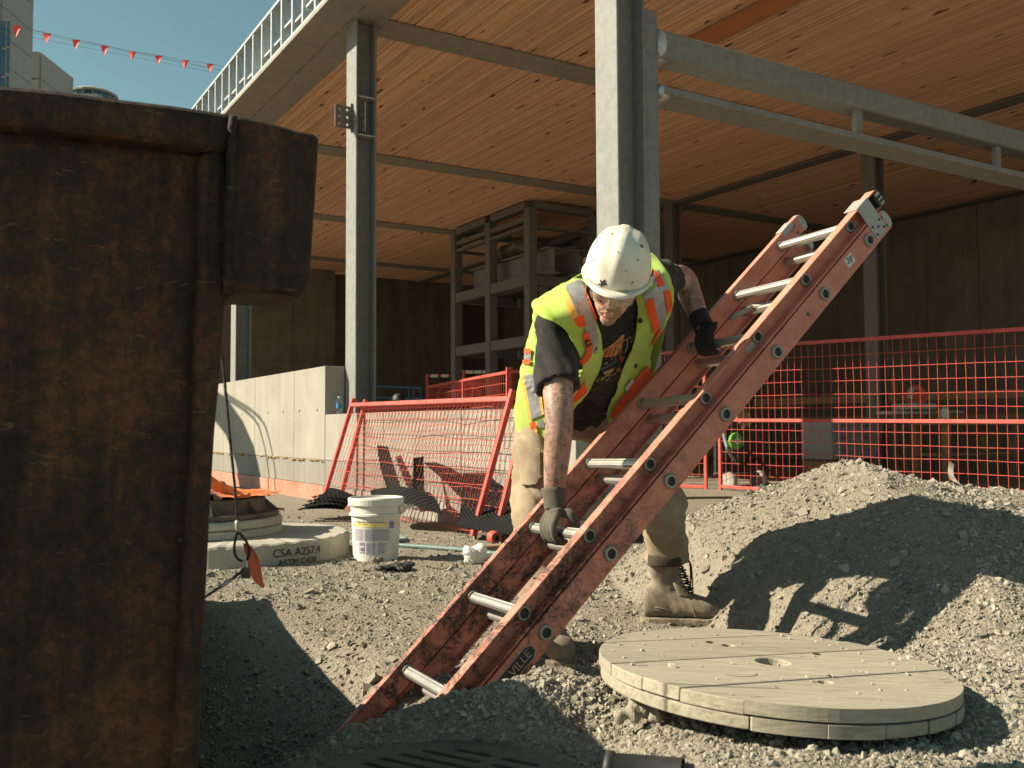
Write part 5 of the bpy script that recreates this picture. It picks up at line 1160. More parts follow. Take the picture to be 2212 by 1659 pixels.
# ------------------------------------------------------------------ cast-iron drain cover
MC = V3(-.143, 1.885, .045)
mc = empty('manhole_cover', MC-ZX*.03, 'round slotted cast-iron drain cover half buried at the near edge', 'drain cover')
mb = MB(); n = 56; V = []
for r_, z in ((.30, -.05), (.30, .0), (.275, .0), (.275, -.05)):
    for k in range(n): a = 2*math.pi*k/n; V.append(MC+V3(r_*math.cos(a), r_*math.sin(a), z))
mb.add(V, [(i*n+k, i*n+(k+1) % n, ((i+1) % 4)*n+(k+1) % n, ((i+1) % 4)*n+k) for i in range(4) for k in range(n)]); mb.build('frame', M['iron'], mc, bevel=.004)
sd_ = nrm(V3(.86, -.5, 0)); sv_ = V3(-sd_[1], sd_[0], 0)
circ = [(.272*math.cos(2*math.pi*k/48), .272*math.sin(2*math.pi*k/48)) for k in range(48)]
def slots(poly, sl_, thick, o, axs):
    pts = [Vector(p) for p in poly]; faces = [list(range(len(pts)))]; c = len(pts)
    for (x0, x1, y0, y1) in sl_:
        e = (y1-y0)/2; q = [(x0+e, y0), (x1-e, y0), (x1-e*.3, y0+e*.3), (x1, y0+e), (x1-e*.3, y1-e*.3), (x1-e, y1), (x0+e, y1), (x0+e*.3, y1-e*.3), (x0, y0+e), (x0+e*.3, y0+e*.3)]
        pts += [Vector(p) for p in q]; faces.append(list(range(c, c+len(q)))); c += len(q)
    v, e, f, *_ = delaunay_2d_cdt(pts, [], faces, 1, 1e-5); keep = []
    for t in f:
        cc = sum((v[i] for i in t), Vector((0, 0)))/len(t)
        if not any(x0 < cc.x < x1 and y0 < cc.y < y1 for x0, x1, y0, y1 in sl_): keep.append(tuple(t))
    X, Y, Z = axs; ob = MB().add([o+q.x*X+q.y*Y for q in v], keep).build('grate', M['iron'], mc); md = ob.modifiers.new('t', 'SOLIDIFY'); md.thickness = thick; md.offset = -1
    b = ob.modifiers.new('b', 'BEVEL'); b.width = .0025; b.segments = 2; b.limit_method = 'ANGLE'; b.angle_limit = 1.0
SLT = []
for r_ in range(-5, 6):
    y = r_*.042; hw = math.sqrt(max(0, .235**2-y*y))
    if hw > .07: SLT += [(-hw, -.012, y-.0085, y+.0085), (.012, hw, y-.0085, y+.0085)]
slots(circ, SLT, .02, MC+ZX*.002, (sd_, sv_, ZX))
mb = MB(); mb.lathe([(.03, 0), (.031, .13), (.035, .133), (.035, .145), (.027, .145), (.026, .01)], gz(1440, 1662, .12)+V3(.03, 0, -.01), 24, (ZX, V3(.34, .94, 0), nrm(V3(-.94, .34, -.05))), cap=False); mb.build('pipe_stub', M['black'], None, smooth=True, label='black plastic pipe stub at the bottom edge beside the reel', cat='pipe')

# ------------------------------------------------------------------ precast manhole slab, rings and frame
SC_ = V3(-1.66, 5.78, 0)
def worn_disc(name, c, r, z0, z1, m, par, seed, amp=.006, inner=0):
    n = 90; V = []; g = np.random.default_rng(seed); e1 = g.uniform(-1, 1, n)*amp; e2 = g.uniform(-1, 1, n)*amp
    for rad, z, q in ((r, z0, 0), (r, z0+.4*(z1-z0), .3), (r, z1-.022, .6), (r-.006, z1-.008, 1), (r-.018, z1, 1), (r*.6, z1+.004, .2), (max(inner, .02), z1+.004, 0)):
        for k in range(n): a = 2*math.pi*k/n; rd = rad+q*(e1[k]+e2[(k*3) % n]); V.append(c+V3(rd*math.cos(a), rd*math.sin(a), z+q*e2[k]*.7))
    m_ = 7; F = [(i*n+k, i*n+(k+1) % n, (i+1)*n+(k+1) % n, (i+1)*n+k) for i in range(m_-1) for k in range(n)]+[tuple((m_-1)*n+k for k in range(n))]
    return MB().add(V, F).build(name, m, par)
ms = empty('manhole_slab', SC_, 'round precast concrete manhole slab with stencilled lettering on its rim', 'concrete slab')
worn_disc('slab', SC_, .655, -.05, .128, M['cast'], ms, 1, .007)
def wrap_text(s, size, c, R, ang0, z, m, par, name='lettering', out=.0015):
    o = text_mesh(name, s, size, (0, 0, 0), (1, 0, 0), (0, 1, 0), m, par, .0004); P = co(o.data); a = ang0+P[:, 0]/R; r_ = R+out+P[:, 2]
    setco(o.data, np.stack([c[0]+r_*np.cos(a), c[1]+r_*np.sin(a), z+P[:, 1]], -1)); o.matrix_parent_inverse = Matrix.Translation(-Vector(LOC[par.name])); return o
aa = math.atan2(-.60, .24)
wrap_text('CSA A257.4', .062, SC_, .662, aa+.40, .072, M['ink_black'], ms); wrap_text('ASTM C478', .05, SC_, .662, aa+.40, .018, M['ink_black'], ms)
SC2 = V3(-1.94, 5.78, 0)
for z0, z1, s in ((.134, .182, 2), (.186, .232, 3)):
    worn_disc('grade_ring', SC2, .525, z0, z1, M['cast'], None, s, .003).__setitem__('label', 'lower concrete grade ring stacked on the manhole slab' if s == 2 else 'upper concrete grade ring under the iron frame')
for o in [x for x in col.objects if x.name.startswith('grade_ring')]: o['category'] = 'concrete ring'
fr = empty('access_frame', SC2+ZX*.236, 'dark cast-iron manhole frame on top of the grade rings', 'manhole frame')
mb = MB(); mb.lathe([(.50, .237), (.505, .245), (.50, .262), (.44, .268), (.425, .285), (.42, .345), (.395, .35), (.37, .34), (.37, .24)], SC2, 48, cap=False); mb.build('flange', M['iron'], fr, smooth=False)
for k in range(10):
    a = 2*math.pi*k/10+.2; p = SC2+V3(.455*math.cos(a), .455*math.sin(a), .285); mb = MB(); t = V3(math.cos(a), math.sin(a), 0); mb.prism([(-.035, -.02), (.045, -.02), (-.035, .05)], .02, p-np.cross(t, ZX)*-.01, (t, ZX, np.cross(t, ZX)*-1)); mb.build('rib', M['iron'], fr)
g = np.random.default_rng(8); G = []
for i in range(7):
    G.append([SC2+V3(-.42+.14*j+.03*g.normal(), -.36+.12*i, 0.352+max(0, .16*math.exp(-((j-3.2)/1.3)**2-((i-2.2)/2.0)**2)+.025*g.normal())) for j in range(7)])
V, F = sheet(G, 46, 46); mb = MB().add(V, F); me = mb.mesh('orange_sheet'); P = co(me); setco(me, P+np.stack([0*P[:, 0], 0*P[:, 0], np.abs(wobble(P, .03, 11, 4))], -1)); o = link('orange_sheet', me, M['orangecloth'], None, False, label='crumpled bright orange sheet heaped on the manhole frame', cat='sheet'); md = o.modifiers.new('t', 'SOLIDIFY'); md.thickness = .002
# ------------------------------------------------------------------ white pail
PC = gz(812, 1206, .0); PC[2] = float(height(PC[0], PC[1]))-.004
pail = empty('plastic_pail', PC, 'dirty white plastic pail with printed label standing on the gravel', 'pail')
mb = MB(); mb.lathe([(.125, 0), (.131, .005), (.142, .262), (.156, .266), (.156, .276), (.146, .280), (.147, .318), (.157, .322), (.157, .352), (.152, .358), (.143, .352), (.118, .06), (.02, .05)], PC, 44, cap=True); mb.build('pail_body', M['white'], pail, smooth=False)
mb = MB(); mb.lathe([(.146, .325), (.161, .327), (.163, .360), (.158, .368), (.150, .368), (.146, .356), (.02, .352)], PC, 44, cap=True); mb.build('lid', M['white'], pail, smooth=False)
mb = MB(); mb.box(PC+V3(.165, -.03, .30), (.02, .03, .035)); mb.tube(crom([PC+V3(.172, -.03, .30), PC+V3(.205, -.06, .312), PC+V3(.215, .02, .318), PC+V3(.172, .07, .315)], 14), .006, 8); mb.build('handle', M['white'], pail, bevel=0)
def lab(a0, a1, z0, z1, m, name='label_print', out=.001):
    n = max(2, int((a1-a0)/.08)); V = []; 
    for k in range(n+1):
        a = math.radians(-90)+a0+(a1-a0)*k/n
        for z in (z0, z1): r_ = np.interp(z, [0, .262], [.1305, .142])+out; V.append(PC+V3(r_*math.cos(a), r_*math.sin(a), z))
    return MB().add(V, [(2*k, 2*k+2, 2*k+3, 2*k+1) for k in range(n)]).build(name, m, pail)
lab(-.95, .62, .205, .232, M['ink_yellow']); lab(.72, .95, .196, .236, M['ink_purple']); lab(1.15, 1.4, .205, .232, M['ink_yellow'])
g = np.random.default_rng(3)
for z in np.arange(.192, .128, -.0062):
    lab(-.95, -.42, z-.0026, z, M['ink_purple'], out=.0013); lab(-.36, .75*g.uniform(.9, 1.1), z-.0026, z, M['ink_purple'], out=.0013)
for z in np.arange(.116, .05, -.0068):
    lab(-.30, -.30+g.uniform(.3, .5), z-.003, z, M['ink_purple'], out=.0013); lab(.22, .22+g.uniform(.3, .5), z-.003, z, M['ink_purple'], out=.0013)
lab(-.62, -.36, .055, .118, M['ink_purple']); lab(-.59, -.39, .062, .098, M['white'], out=.0016)
mb = MB(); mb.lathe([(.013, 0), (.009, .002)], PC+V3(.1365*math.cos(math.radians(-90)-.49), .1365*math.sin(math.radians(-90)-.49), .08), 7, (nrm(V3(.88, -.4, 0)), ZX, nrm(V3(-.47, -.88, 0)))); mb.build('label_print', M['ink_purple'], pail)
wrap_text('5 Minute Set  Prise en 5 minutes', .0135, PC, .1405, math.radians(-90)-.16, .222, M['ink_black'], pail, 'lettering', .0012); wrap_text('NET  22,7 kg', .0105, PC, .140, math.radians(-90)-.42, .2105, M['ink_black'], pail, 'lettering', .0012)
crumple('dirt_clod', PC+V3(.02, -.16, .02), (.05, .03, .04), M['ground'], 'lump of dirt stuck against the pail foot', 'dirt', 12, .004)

# ------------------------------------------------------------------ hoses, litter
def gp(px, py, dz=.012): p = gz(px, py, 0.); p[2] = float(height(p[0], p[1], True))+dz; return p
hz = MB(); hz.tube(crom([gp(575, 1131), gp(640, 1133), gp(700, 1136), gp(766, 1139), gp(830, 1143), gp(868, 1150), gp(876, 1160), gp(866, 1168), gp(840, 1171), gp(780, 1172), gp(740, 1166), gp(700, 1166)], 60), .014, 10)
hz.build('water_hose', M['hose'], None, smooth=True, label='grey-green hose looping on the ground behind the pail', cat='hose')
hz = MB(); hz.tube(crom([gp(800, 1172), gp(860, 1178), gp(930, 1184), gp(1000, 1190), gp(1080, 1196)], 40), .014, 10); hz.build('water_hose', M['hose'], None, smooth=True, label='grey-green hose running from the pail to the ladder', cat='hose')
def gpz(px, py, z, dz=.014): p = gz(px, py, z); p[2] += dz; return p
hz = MB(); hz.tube(crom([at(1562, 935, 12.0), at(1580, 985, 11.9), gpz(1610, 1018, -.11), gpz(1650, 1045, -.11), gpz(1700, 1062, -.12), gpz(1760, 1075, -.12)], 44), .022, 10); hz.build('water_hose', M['hose'], None, smooth=True, label='blue-green hose hanging from the cart through the red fence', cat='hose')
hz = MB(); hz.tube(crom([gpz(1485, 1040, -.12), gpz(1505, 1070, -.12), gpz(1540, 1085, -.12), gpz(1585, 1090, -.12)], 30), .026, 10); hz.build('water_hose', M['hose'], None, smooth=True, label='pale green hose curving at the fence foot beside the ladder', cat='hose')
crumple('work_glove', gp(856, 1236, .02), (.13, .06, .035), M['black'], 'crumpled black glove lying in front of the pail', 'glove', 6, .006)
crumple('plastic_bag', gp(1030, 1220, .05), (.14, .10, .075), M['bag'], 'crumpled white plastic bag lying beside the ladder', 'bag', 9, .007, .35, 22)
mb = MB(); mb.bar(gp(1010, 1192, .022), gp(1110, 1188, .022), .09, .035); mb.build('wood_offcut', M['lumber'], None, bevel=.003, label='short wood plank under the white plastic bag', cat='plank')
cp = gp(1068, 1166, .04); rd = empty('pipe_coupling', cp, 'small red pipe coupling lying at the leaning fence foot', 'pipe coupling'); X_ = nrm(V3(.5, -.87, 0))
mb = MB(); mb.lathe([(.03, -.03), (.045, -.03), (.045, .0), (.04, .01), (.04, .03), (.028, .03), (.026, -.02)], cp, 20, (nrm(np.cross(ZX, X_)), ZX, X_), cap=False); mb.build('collar', M['red'], rd)
mb = MB(); mb.lathe([(.025, -.06), (.025, .036), (.019, .036), (.019, -.05)], cp, 18, (nrm(np.cross(ZX, X_)), ZX, X_), cap=False); mb.build('sleeve', M['iron'], rd)
p = gp(1106, 1142, .05); mb = MB(); mb.box(p, (.15, .09, .1), (nrm(V3(.9, .3, 0)), nrm(V3(-.3, .9, 0)), ZX)); wb = mb.build('wood_block', M['lumber'], None, bevel=.004, label='squared wood block standing behind the ladder by the trousers', cat='wood block')
# stakes, board and mats by the retaining wall
for x, l in ((531, 'wooden stake nearer the rope by the pink wall coating'), (548, 'wooden stake farther from the rope by the pink wall coating')):
    q = at(x, 1089, 7.6); mb = MB(); mb.prism([(-.02, -.03), (.02, -.03), (.02, .115), (0, .125), (-.02, .115)], .03, q, (V3(1, 0, 0), ZX, V3(0, 1, 0))); mb.build('stake', M['lumber'], None, label=l, cat='stake', group='stakes by the wall')
mb = MB(); mb.bar(at(500, 1091, 7.3), at(606, 1099, 7.6), .12, .02); mb.build('wood_board', M['lumber'], None, bevel=.002, label='thin board lying behind the manhole frame', cat='board')
mb = MB(); mb.lathe([(.055, -.2), (.06, .05), (.05, .07), (.03, .075)], at(470, 1062, 6.9), 18); mb.build('capped_pipe', M['black'], None, smooth=True, label='black capped pipe sticking up behind the orange sheet', cat='pipe')
def dimple_sheet(rows, nu, nv, label, seed):
    V, F = sheet([[at(*p) for p in r] for r in rows], nu, nv); me = MB().add(V, F).mesh('drainage_mat'); P = co(me); n = vnormals(me)
    I = np.arange(nu*nv); i, j = I//nv, I % nv; d = .007*(np.sin(i*1.57)*np.sin(j*1.57)); setco(me, P+n*d[:, None])
    o = link('drainage_mat', me, M['mat_black'], None, False, recalc=False, label=label, cat='drainage mat', group='black dimpled drainage mats'); md = o.modifiers.new('t', 'SOLIDIFY'); md.thickness = .004; return o
dimple_sheet([[(815, 962, 9.0), (838, 965, 8.9)], [(822, 1010, 8.8), (850, 1005, 8.7)], [(838, 1060, 8.5), (868, 1058, 8.3)]], 44, 16, 'upright strip of black dimpled mat behind the leaning fence near its post', 1)
dimple_sheet([[(893, 990, 8.2), (915, 986, 8.2)], [(892, 1040, 8.1), (916, 1036, 8.1)], [(886, 1085, 8.0), (918, 1080, 7.9)]], 40, 14, 'short narrow strip of black dimpled mat standing at the wall', 2)
dimple_sheet([[(915, 1000, 8.1), (940, 1000, 8.1)], [(950, 1030, 7.9), (975, 1012, 7.95)], [(985, 1065, 7.7), (1010, 1040, 7.75)], [(1010, 1090, 7.4), (1045, 1080, 7.5)]], 50, 20, 'black dimpled mat strip leaning diagonally behind the fence', 3)
dimple_sheet([[(1000, 1022, 7.7), (1060, 1024, 7.5), (1120, 1050, 7.2)], [(1000, 1070, 7.5), (1065, 1075, 7.3), (1130, 1090, 7.0)], [(990, 1120, 7.1), (1060, 1125, 6.9), (1130, 1130, 6.7)], [(985, 1135, 6.7), (1060, 1150, 6.5), (1130, 1158, 6.4)]], 60, 60, 'large sheet of black dimpled mat sagging beside the trousers', 4)
dimple_sheet([[(800, 1060, 8.2), (860, 1052, 8.2), (930, 1066, 8.0)], [(805, 1082, 7.9), (870, 1062, 7.8), (945, 1085, 7.6)], [(815, 1095, 7.6), (880, 1090, 7.4), (955, 1112, 7.2)]], 36, 60, 'black dimpled mat rolled on the ground behind the pail', 5)
dimple_sheet([[(650, 1100, 8.6), (700, 1098, 8.4), (742, 1100, 8.3)], [(675, 1085, 8.7), (712, 1082, 8.5), (752, 1088, 8.4)], [(690, 1072, 8.9), (722, 1066, 8.8), (760, 1078, 8.6)], [(712, 1054, 9.0), (730, 1056, 8.9), (768, 1072, 8.8)]], 30, 40, 'fan of black dimpled mat offcuts beside the leaning fence foot', 6)
for k in range(4):
    a = at(648+10*k, 1103-9*k, 8.5+.1*k); b = at(742+6*k, 1092-6*k, 8.1+.1*k); V, F = sheet([[a, (a+b)/2+V3(0, 0, .05), b], [a+V3(.0, -.1, .015), (a+b)/2+V3(0, -.1, .04), b+V3(0, -.1, .02)]], 10, 40); me = MB().add(V, F).mesh('drainage_mat'); P = co(me); I = np.arange(400); setco(me, P+np.stack([0*I, 0*I, .006*np.sin((I % 40)*1.57)], -1))
    o = link('drainage_mat', me, M['mat_black'], None, recalc=False, label=('lowest', 'second lowest', 'second highest', 'topmost')[k]+' black ribbed mat offcut of the fan by the leaning fence', cat='drainage mat', group='mat offcuts'); md = o.modifiers.new('t', 'SOLIDIFY'); md.thickness = .004
# water bottle on the wall
bt = empty('water_bottle', ab(10.02, 3.86, .926), 'clear plastic water bottle with blue label on the wall ledge', 'bottle'); q = np.array(LOC['water_bottle'])
mb = MB(); mb.lathe([(.03, 0), (.034, .01), (.034, .12), (.03, .145), (.014, .175), (.014, .185)], q, 18); mb.build('bottle_body', M['bottle'], bt, smooth=True)
mb = MB(); mb.lathe([(.0348, .07), (.0348, .115)], q, 18, cap=False); mb.build('bottle_label', M['bluelabel'], bt); mb = MB(); mb.lathe([(.0155, .184), (.0155, .2)], q, 14); mb.build('bottle_cap', M['white'], bt)
# ------------------------------------------------------------------ red temporary fence panels
def fence(BL, BR, TL, TR, label, nv, rails=(0, 1), hw=(), w=.035, wr=.0042, bend=.0, seed=0, foot=.12, head=.05, cat='fence panel', group='red temporary fence panels'):
    BL, BR, TL, TR = [np.asarray(p, float) for p in (BL, BR, TL, TR)]; r = empty('fence_panel', (BL+BR)/2, label, cat, group)
    def P(u, v): return (BL*(1-u)+BR*u)*(1-v)+(TL*(1-u)+TR*u)*v
    up = nrm(TL-BL); al = nrm(BR-BL); nn = np.cross(al, up); g = np.random.default_rng(seed)
    for u in (0, 1):
        mb = MB(); mb.bar(P(u, 0)-up*foot, P(u, 1)+up*head, w, w, nn); mb.build('post', M['red'], r, bevel=.004)
    for v in rails:
        mb = MB(); mb.bar(P(0, v)+al*(w/2+.001), P(1, v)-al*(w/2+.001), w*.98, w*.98, nn); mb.build('rail', M['red'], r, bevel=.004)
    for k in range(1, nv):
        u = k/nv; Q = []
        for v in np.linspace(rails[0], rails[-1], 9): Q.append(P(u, v)+al*bend*(fbm(np.array([u*9+seed]), np.array([v*5.]), 2, 3)[0])+nn*bend*.7*(fbm(np.array([u*7+seed]), np.array([v*4.]), 2, 8)[0]))
        mb = MB(); mb.tube(Q, wr, 5); mb.build('wire', M['redwire'], r)
    for v in hw:
        Q = [P(u, v)+nn*(wr*1.9)+up*bend*1.0*(fbm(np.array([u*6+seed]), np.array([v*9.]), 2, 5)[0]) for u in np.linspace(0, 1, 17)]
        mb = MB(); mb.tube(Q, wr, 5); mb.build('wire', M['redwire'], r)
    return r
# standing on the right behind the heap
L = V3(2.70, 12.30, 0); R_ = V3(5.55, 8.10, 0)
fence(L+ZX*.0, R_-ZX*.02, L+ZX*1.79, R_+ZX*1.66, 'long red mesh fence panel standing behind the gravel heap', 50, (0, .478, 1), (.09, .17, .25, .33, .41, .565, .65, .735, .82, .905), .04, .0031, .03, 1, .16)
L2 = V3(1.15, 13.6, 0); R2 = V3(2.55, 12.5, 0)
fence(L2-ZX*.02, R2-ZX*.02, L2+ZX*1.78, R2+ZX*1.78, 'red mesh fence panel behind the ladder and the worker', 18, (0, .478, 1), (.09, .17, .25, .33, .41, .565, .65, .735, .82, .905), .04, .0031, .03, 2, .13)
# leaning on the low wall
fence(ab(9.43, 3.42, -.12), ab(6.20, 3.42, -.12), ab(9.22, 3.695, 1.03), ab(6.06, 3.695, 1.0), 'red mesh fence panel leaning outermost against the low wall', 44, (.02, .98), (.1, .2, .3, .4, .5, .6, .7, .8, .9), .04, .0023, .05, 3, .03, .05)
fence(ab(9.20, 3.51, -.12), ab(6.02, 3.51, -.12), ab(9.02, 3.75, 1.01), ab(5.88, 3.75, .985), 'red mesh fence panel leaning innermost against the low wall', 44, (.02, .97), (.08, .17, .27, .37, .46, .56, .66, .76, .86), .04, .0023, .09, 4, .03, .05)
mb = MB(); mb.tube(crom([ab(9.0, 3.80, .945), ab(8.3, 3.82, .945), ab(7.7, 3.79, .95), ab(6.9, 3.81, .945)], 24), .018, 8); mb.build('bent_rail', M['red'], None, smooth=True, label='bent red rail lying along the low wall behind the leaning fences', cat='rail')
# standing further back
A_ = V3(-1.84, 20.6, 0); B_ = V3(-.92, 17.9, 0); C_ = V3(-.07, 15.4, 0); D_ = V3(1.3, 14.2, 0)
for p, q, l, s in ((A_, B_, 'red fence panel standing farthest back beside the scaffold frame', 5), (B_, C_, 'red fence panel standing behind the low wall, second from the scaffold', 6), (C_+V3(.05, -.1, 0), D_, 'red fence panel standing directly behind the vest', 7)):
    fence(p-ZX*.1, q-ZX*.1, p+ZX*1.68, q+ZX*1.68, l, 26, (0, .478, 1), (.1, .2, .3, .4, .58, .7, .8, .9), .05, .0055, .05, s, .03, .08)
# torn strip of cloth caught on the wire
V, F = sheet([[at(2052, 997, 9.55), at(2062, 1003, 9.55)], [at(2048, 1018, 9.5), at(2060, 1022, 9.45)], [at(2054, 1036, 9.5), at(2066, 1036, 9.4)], [at(2078, 1048, 9.3), at(2084, 1056, 9.3)]], 20, 7); o = MB().add(V, F).build('cloth_strip', M['rope'], None, True, label='torn pale cloth strip caught low on the red fence', cat='cloth strip'); md = o.modifiers.new('t', 'SOLIDIFY'); md.thickness = .003
for k, (x, y) in enumerate(((1969, 871), (2089, 877))):
    mb = MB(); d = 9.6-.5*k; mb.tube(crom([at(x, y, d), at(x+4, y+6, d-.05), at(x+1, y+10, d-.05), at(x+14, y+18, d-.1)], 14), .004, 5); 
# ------------------------------------------------------------------ things inside the building
gb_ = empty('gang_box', at(1814, 996, 15.2), 'grey steel tool box on a pallet in shade behind the fence', 'tool box')
c = at(1814, 955, 15.2); c[2] = .55
mb = MB(); mb.box(c, (1.12, .6, .60), (BX, AX, ZX)); mb.build('box_body', M['greybox'], gb_, bevel=.015)
for i in range(2):
    for j in range(3):
        mb = MB(); mb.box(c-AX*.305+BX*(-.27+.54*i)+ZX*(-.19+.19*j), (.50, .02, .165), (BX, AX, ZX)); dr = mb.build('drawer', M['greybox'], gb_, bevel=.006); mb = MB(); mb.box(c-AX*.325+BX*(-.27+.54*i)+ZX*(-.15+.19*j), (.14, .02, .02), (BX, AX, ZX)); mb.build('handle', M['iron'], dr)
for s in (-.45, 0, .45): mb = MB(); mb.box(V3(c[0], c[1], .06)+BX*s, (.12, .6, .34), (BX, AX, ZX)); mb.build('skid', M['lumber'], gb_)
st_ = empty('saw_table', at(1985, 985, 13.8), 'mitre saw on a folding stand in shade behind the fence', 'saw'); c = at(1975, 892, 13.8)
mb = MB(); mb.box(c, (1.25, .35, .05), (BX, AX, ZX)); mb.build('table_top', M['saw'], st_, bevel=.01)
for s in (-.5, .5):
    for t in (-.14, .14): mb = MB(); mb.tube([c+BX*s+AX*t, V3(c[0], c[1], -.11)+BX*s*1.15+AX*t*2.2], .02, 8); mb.build('leg', M['iron'], st_)
mb = MB(); mb.box(c+ZX*.09, (.5, .4, .1), (BX, AX, ZX)); mb.build('saw_base', M['saw'], st_, bevel=.02)
mb = MB(); mb.lathe([(.16, -.02), (.17, 0), (.16, .03)], c+ZX*.24+BX*.05, 24, (AX, ZX, BX)); mb.build('blade_guard', M['red'], st_)
mb = MB(); mb.tube([c+ZX*.2-BX*.1, c+ZX*.34-BX*.05, c+ZX*.36+BX*.12], .035, 8); mb.build('motor', M['saw'], st_)
mb = MB(); mb.box(c+ZX*.02+BX*.85, (.5, .12, .04), (BX, AX, ZX)); mb.build('extension_wing', M['saw'], st_)
j = empty('water_jug', at(2041, 905, 13.6), 'small white jug standing on the shelf beside the saw', 'jug'); q = at(2041, 905, 13.6)
mb = MB(); mb.lathe([(.055, 0), (.06, .01), (.06, .13), (.04, .15), (.03, .17)], q, 16); mb.build('jug_body', M['white'], j, smooth=True); mb = MB(); mb.tube(crom([q+V3(-.05, 0, .14), q+V3(-.03, 0, .2), q+V3(.03, 0, .2), q+V3(.05, 0, .14)], 10), .005, 6); mb.build('handle', M['black'], j)
wbn = empty('work_bench', at(2080, 960, 14.4), 'rough lumber work bench in shade at the back behind the saw', 'work bench'); c = at(2085, 915, 14.4)
mb = MB(); mb.box(c, (1.9, .6, .05), (BX, AX, ZX)); mb.build('bench_top', M['lumber'], wbn)
mb = MB(); mb.box(V3(c[0], c[1], .35), (1.8, .5, .04), (BX, AX, ZX)); mb.build('shelf', M['lumber'], wbn)
for s in (-.85, .85):
    for t in (-.25, .25): mb = MB(); mb.box(V3(c[0], c[1], (c[2]-.14)/2)+BX*s+AX*t, (.09, .09, c[2]+.09), (BX, AX, ZX)); mb.build('leg', M['lumber'], wbn)
for k, (x, y, d, l) in enumerate(((1900, 860, 17.2, 'long lumber guard rail in shade, upper one at the back wall'), (1980, 905, 17.0, 'long lumber guard rail in shade, lower one at the back wall'))):
    c = at(x, y, d); mb = MB(); mb.box(c, (6.2, .04, .14), (AX, BX, ZX)); mb.build('guard_rail', M['lumber'], None, label=l, cat='guard rail', group='lumber guard rails')
mb = MB(); c = at(1930, 800, 16.8); mb.box(V3(c[0], c[1], .75), (.04, .09, 1.75), (AX, BX, ZX)); mb.build('guard_post', M['lumber'], None, label='upright lumber guard post in shade behind the fence', cat='post')
ct = empty('hand_cart', at(1590, 1010, 13.3), 'black wheeled cart in shade behind the fence post', 'cart'); c = at(1590, 1000, 13.3)
mb = MB(); mb.box(V3(c[0], c[1], .1), (.55, .35, .06), (BX, AX, ZX)); mb.box(V3(c[0], c[1], .5)+AX*.16, (.5, .05, .85), (BX, AX, ZX)); mb.build('cart_frame', M['black'], ct, bevel=.01)
for s in (-.26, .30):
    mb = MB(); mb.lathe([(.03, -.04), (.13, -.04), (.14, -.02), (.14, .02), (.13, .04), (.03, .04)], V3(c[0], c[1], .02)+BX*s-AX*.12, 24, (AX, ZX, BX)); wh = mb.build('wheel', M['saw'], ct, smooth=False)
rl = empty('tape_reel', at(1588, 953, 13.1), 'bright green round reel hanging on the black cart', 'reel'); q = at(1586, 953, 13.08)
mb = MB(); mb.lathe([(.05, 0), (.115, .0), (.12, .02), (.115, .05), (.05, .055)], q, 26, (BX, ZX, -AX)); mb.build('reel_disc', M['green'], rl, bevel=.004)
mb = MB(); mb.lathe([(.045, .05), (.045, .062)], q, 18, (BX, ZX, -AX)); mb.build('reel_hub', M['white'], rl)
mb = MB(); mb.lathe([(.02, .06), (.02, .068)], q, 12, (BX, ZX, -AX)); mb.build('reel_knob', M['black'], rl)
crumple('orange_harness', at(1604, 900, 13.2), (.13, .1, .24), M['lumber'], 'brown cloth bundle hanging above the green reel', 'bundle', 21, .02, .25, 8)
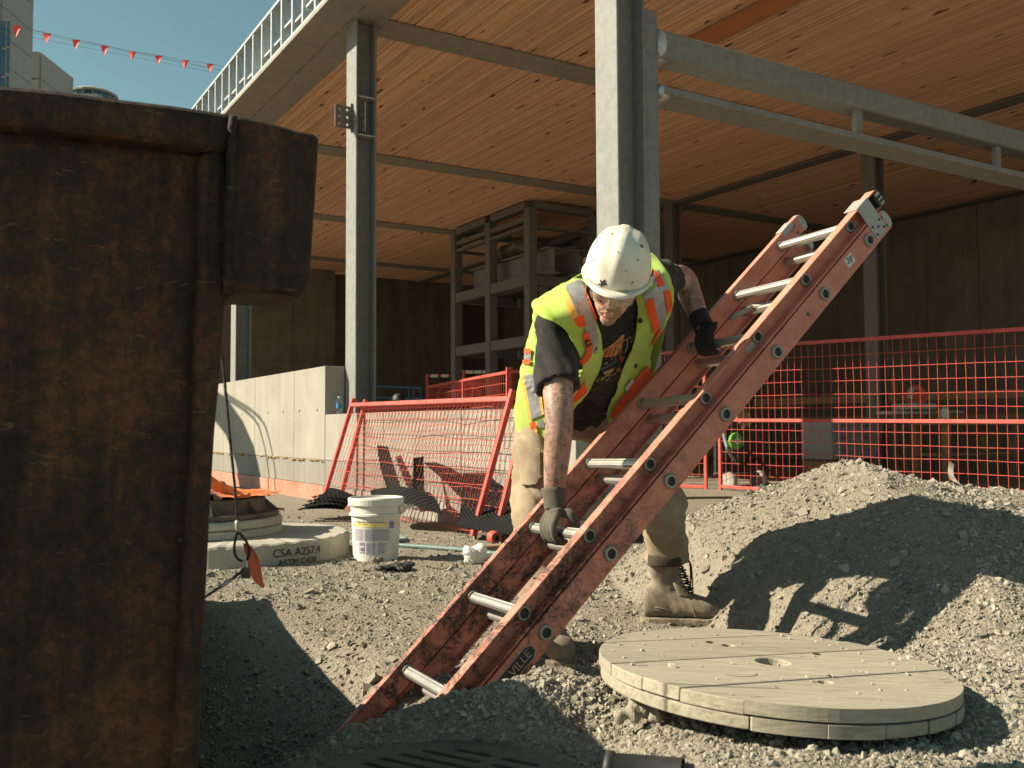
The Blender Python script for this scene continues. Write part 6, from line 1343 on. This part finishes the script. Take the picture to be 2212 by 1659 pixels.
# scaffold, barrier and a second worker far back on the left
sf = empty('scaffold_frame', (-1.2, 22, -.1), 'red scaffold frame standing behind the far fence panel', 'scaffold')
for x0, x1, d in ((923, 1000, 22.0), (1002, 1062, 20.6)):
    a, b = at(x0, 803, d), at(x1, 798, d); a[2] = b[2] = -.1; h = 2.15
    for p in (a, b): mb = MB(); mb.tube([p, p+ZX*h], .03, 8); mb.build('standard', M['red'], sf)
    for z in (h-.04, h-.3, h-.62, h-1.2): mb = MB(); mb.tube([a+ZX*z, b+ZX*z], .026, 8); mb.build('ledger', M['red'], sf)
    mb = MB(); mb.tube([a+ZX*(h-1.2), a*.6+b*.4+ZX*(h-.3)], .02, 8); mb.build('brace', M['red'], sf); mb = MB(); mb.tube([b+ZX*(h-.62), a*.3+b*.7+ZX*(h-.3)], .02, 8); mb.build('brace', M['red'], sf)
    for k in range(3): p = a*(.8-.3*k)+b*(.2+.3*k); mb = MB(); mb.box(p+ZX*(h-.05)-V3(0, .035, 0), (.16, .01, .07)); mb.build('sticker', M['white'], sf)
bb = empty('steel_barrier', at(865, 870, 24), 'dark blue tubular barrier in shade behind the far worker', 'barrier')
for y in (834, 858): mb = MB(); mb.tube([at(808, y, 24), at(912, y+4, 23)], .03, 8); mb.build('rail', M['blue'], bb)
for x in (812, 884, 895, 910): p = at(x, 836, 24-.01*(x-808)); mb = MB(); mb.tube([p, V3(p[0], p[1], -.1)], .03, 8); mb.build('post', M['blue'], bb)
c = at(861, 864, 19.0); p2 = empty('person', V3(c[0], c[1], -.1), 'second worker in dark clothes and dark helmet behind the low wall', 'person')
hd = c.copy(); mb = MB(); limb(mb, [hd-ZX*.02, hd-ZX*.2, hd-ZX*.5+V3(0, .05, 0), hd-ZX*.85], [.085, .06, .17, .15]); mb.loft([(hd-ZX*.24, V3(.21, 0, 0), V3(0, .1, 0)), (hd-ZX*.5, V3(.2, 0, 0), V3(0, .12, 0)), (hd-ZX*.9, V3(.17, 0, 0), V3(0, .12, 0))], 16)
for s in (-1, 1): limb(mb, [hd-ZX*.27+V3(.2*s, 0, 0), hd-ZX*.55+V3(.25*s, -.02, 0), hd-ZX*.8+V3(.22*s, -.18, 0)], [.06, .05, .04]); limb(mb, [hd-ZX*.85+V3(.09*s, 0, 0), V3(hd[0]+.11*s, hd[1], .35), V3(hd[0]+.12*s, hd[1], -.1)], [.09, .07, .05])
link('body', remesh(mb, .025, 'body', 3), M['shirt'], p2, True); mb = MB(); ell(mb, hd-V3(0, .04, .05), V3(.07, 0, 0), V3(0, .07, 0), V3(0, 0, .09)); mb.build('face', M['skin'], p2, smooth=True)
mb = MB(); mb.lathe([(.15, .0), (.125, .01), (.118, .06), (.09, .11), (.03, .135)], hd, 20); mb.build('helmet', M['black'], p2, smooth=True)
# ------------------------------------------------------------------ turn the site onto the world axes
for o in list(col.objects):
    if o.parent is None and o.type in {'MESH', 'EMPTY', 'CURVE', 'FONT'}: o.matrix_basis = SITE @ o.matrix_basis
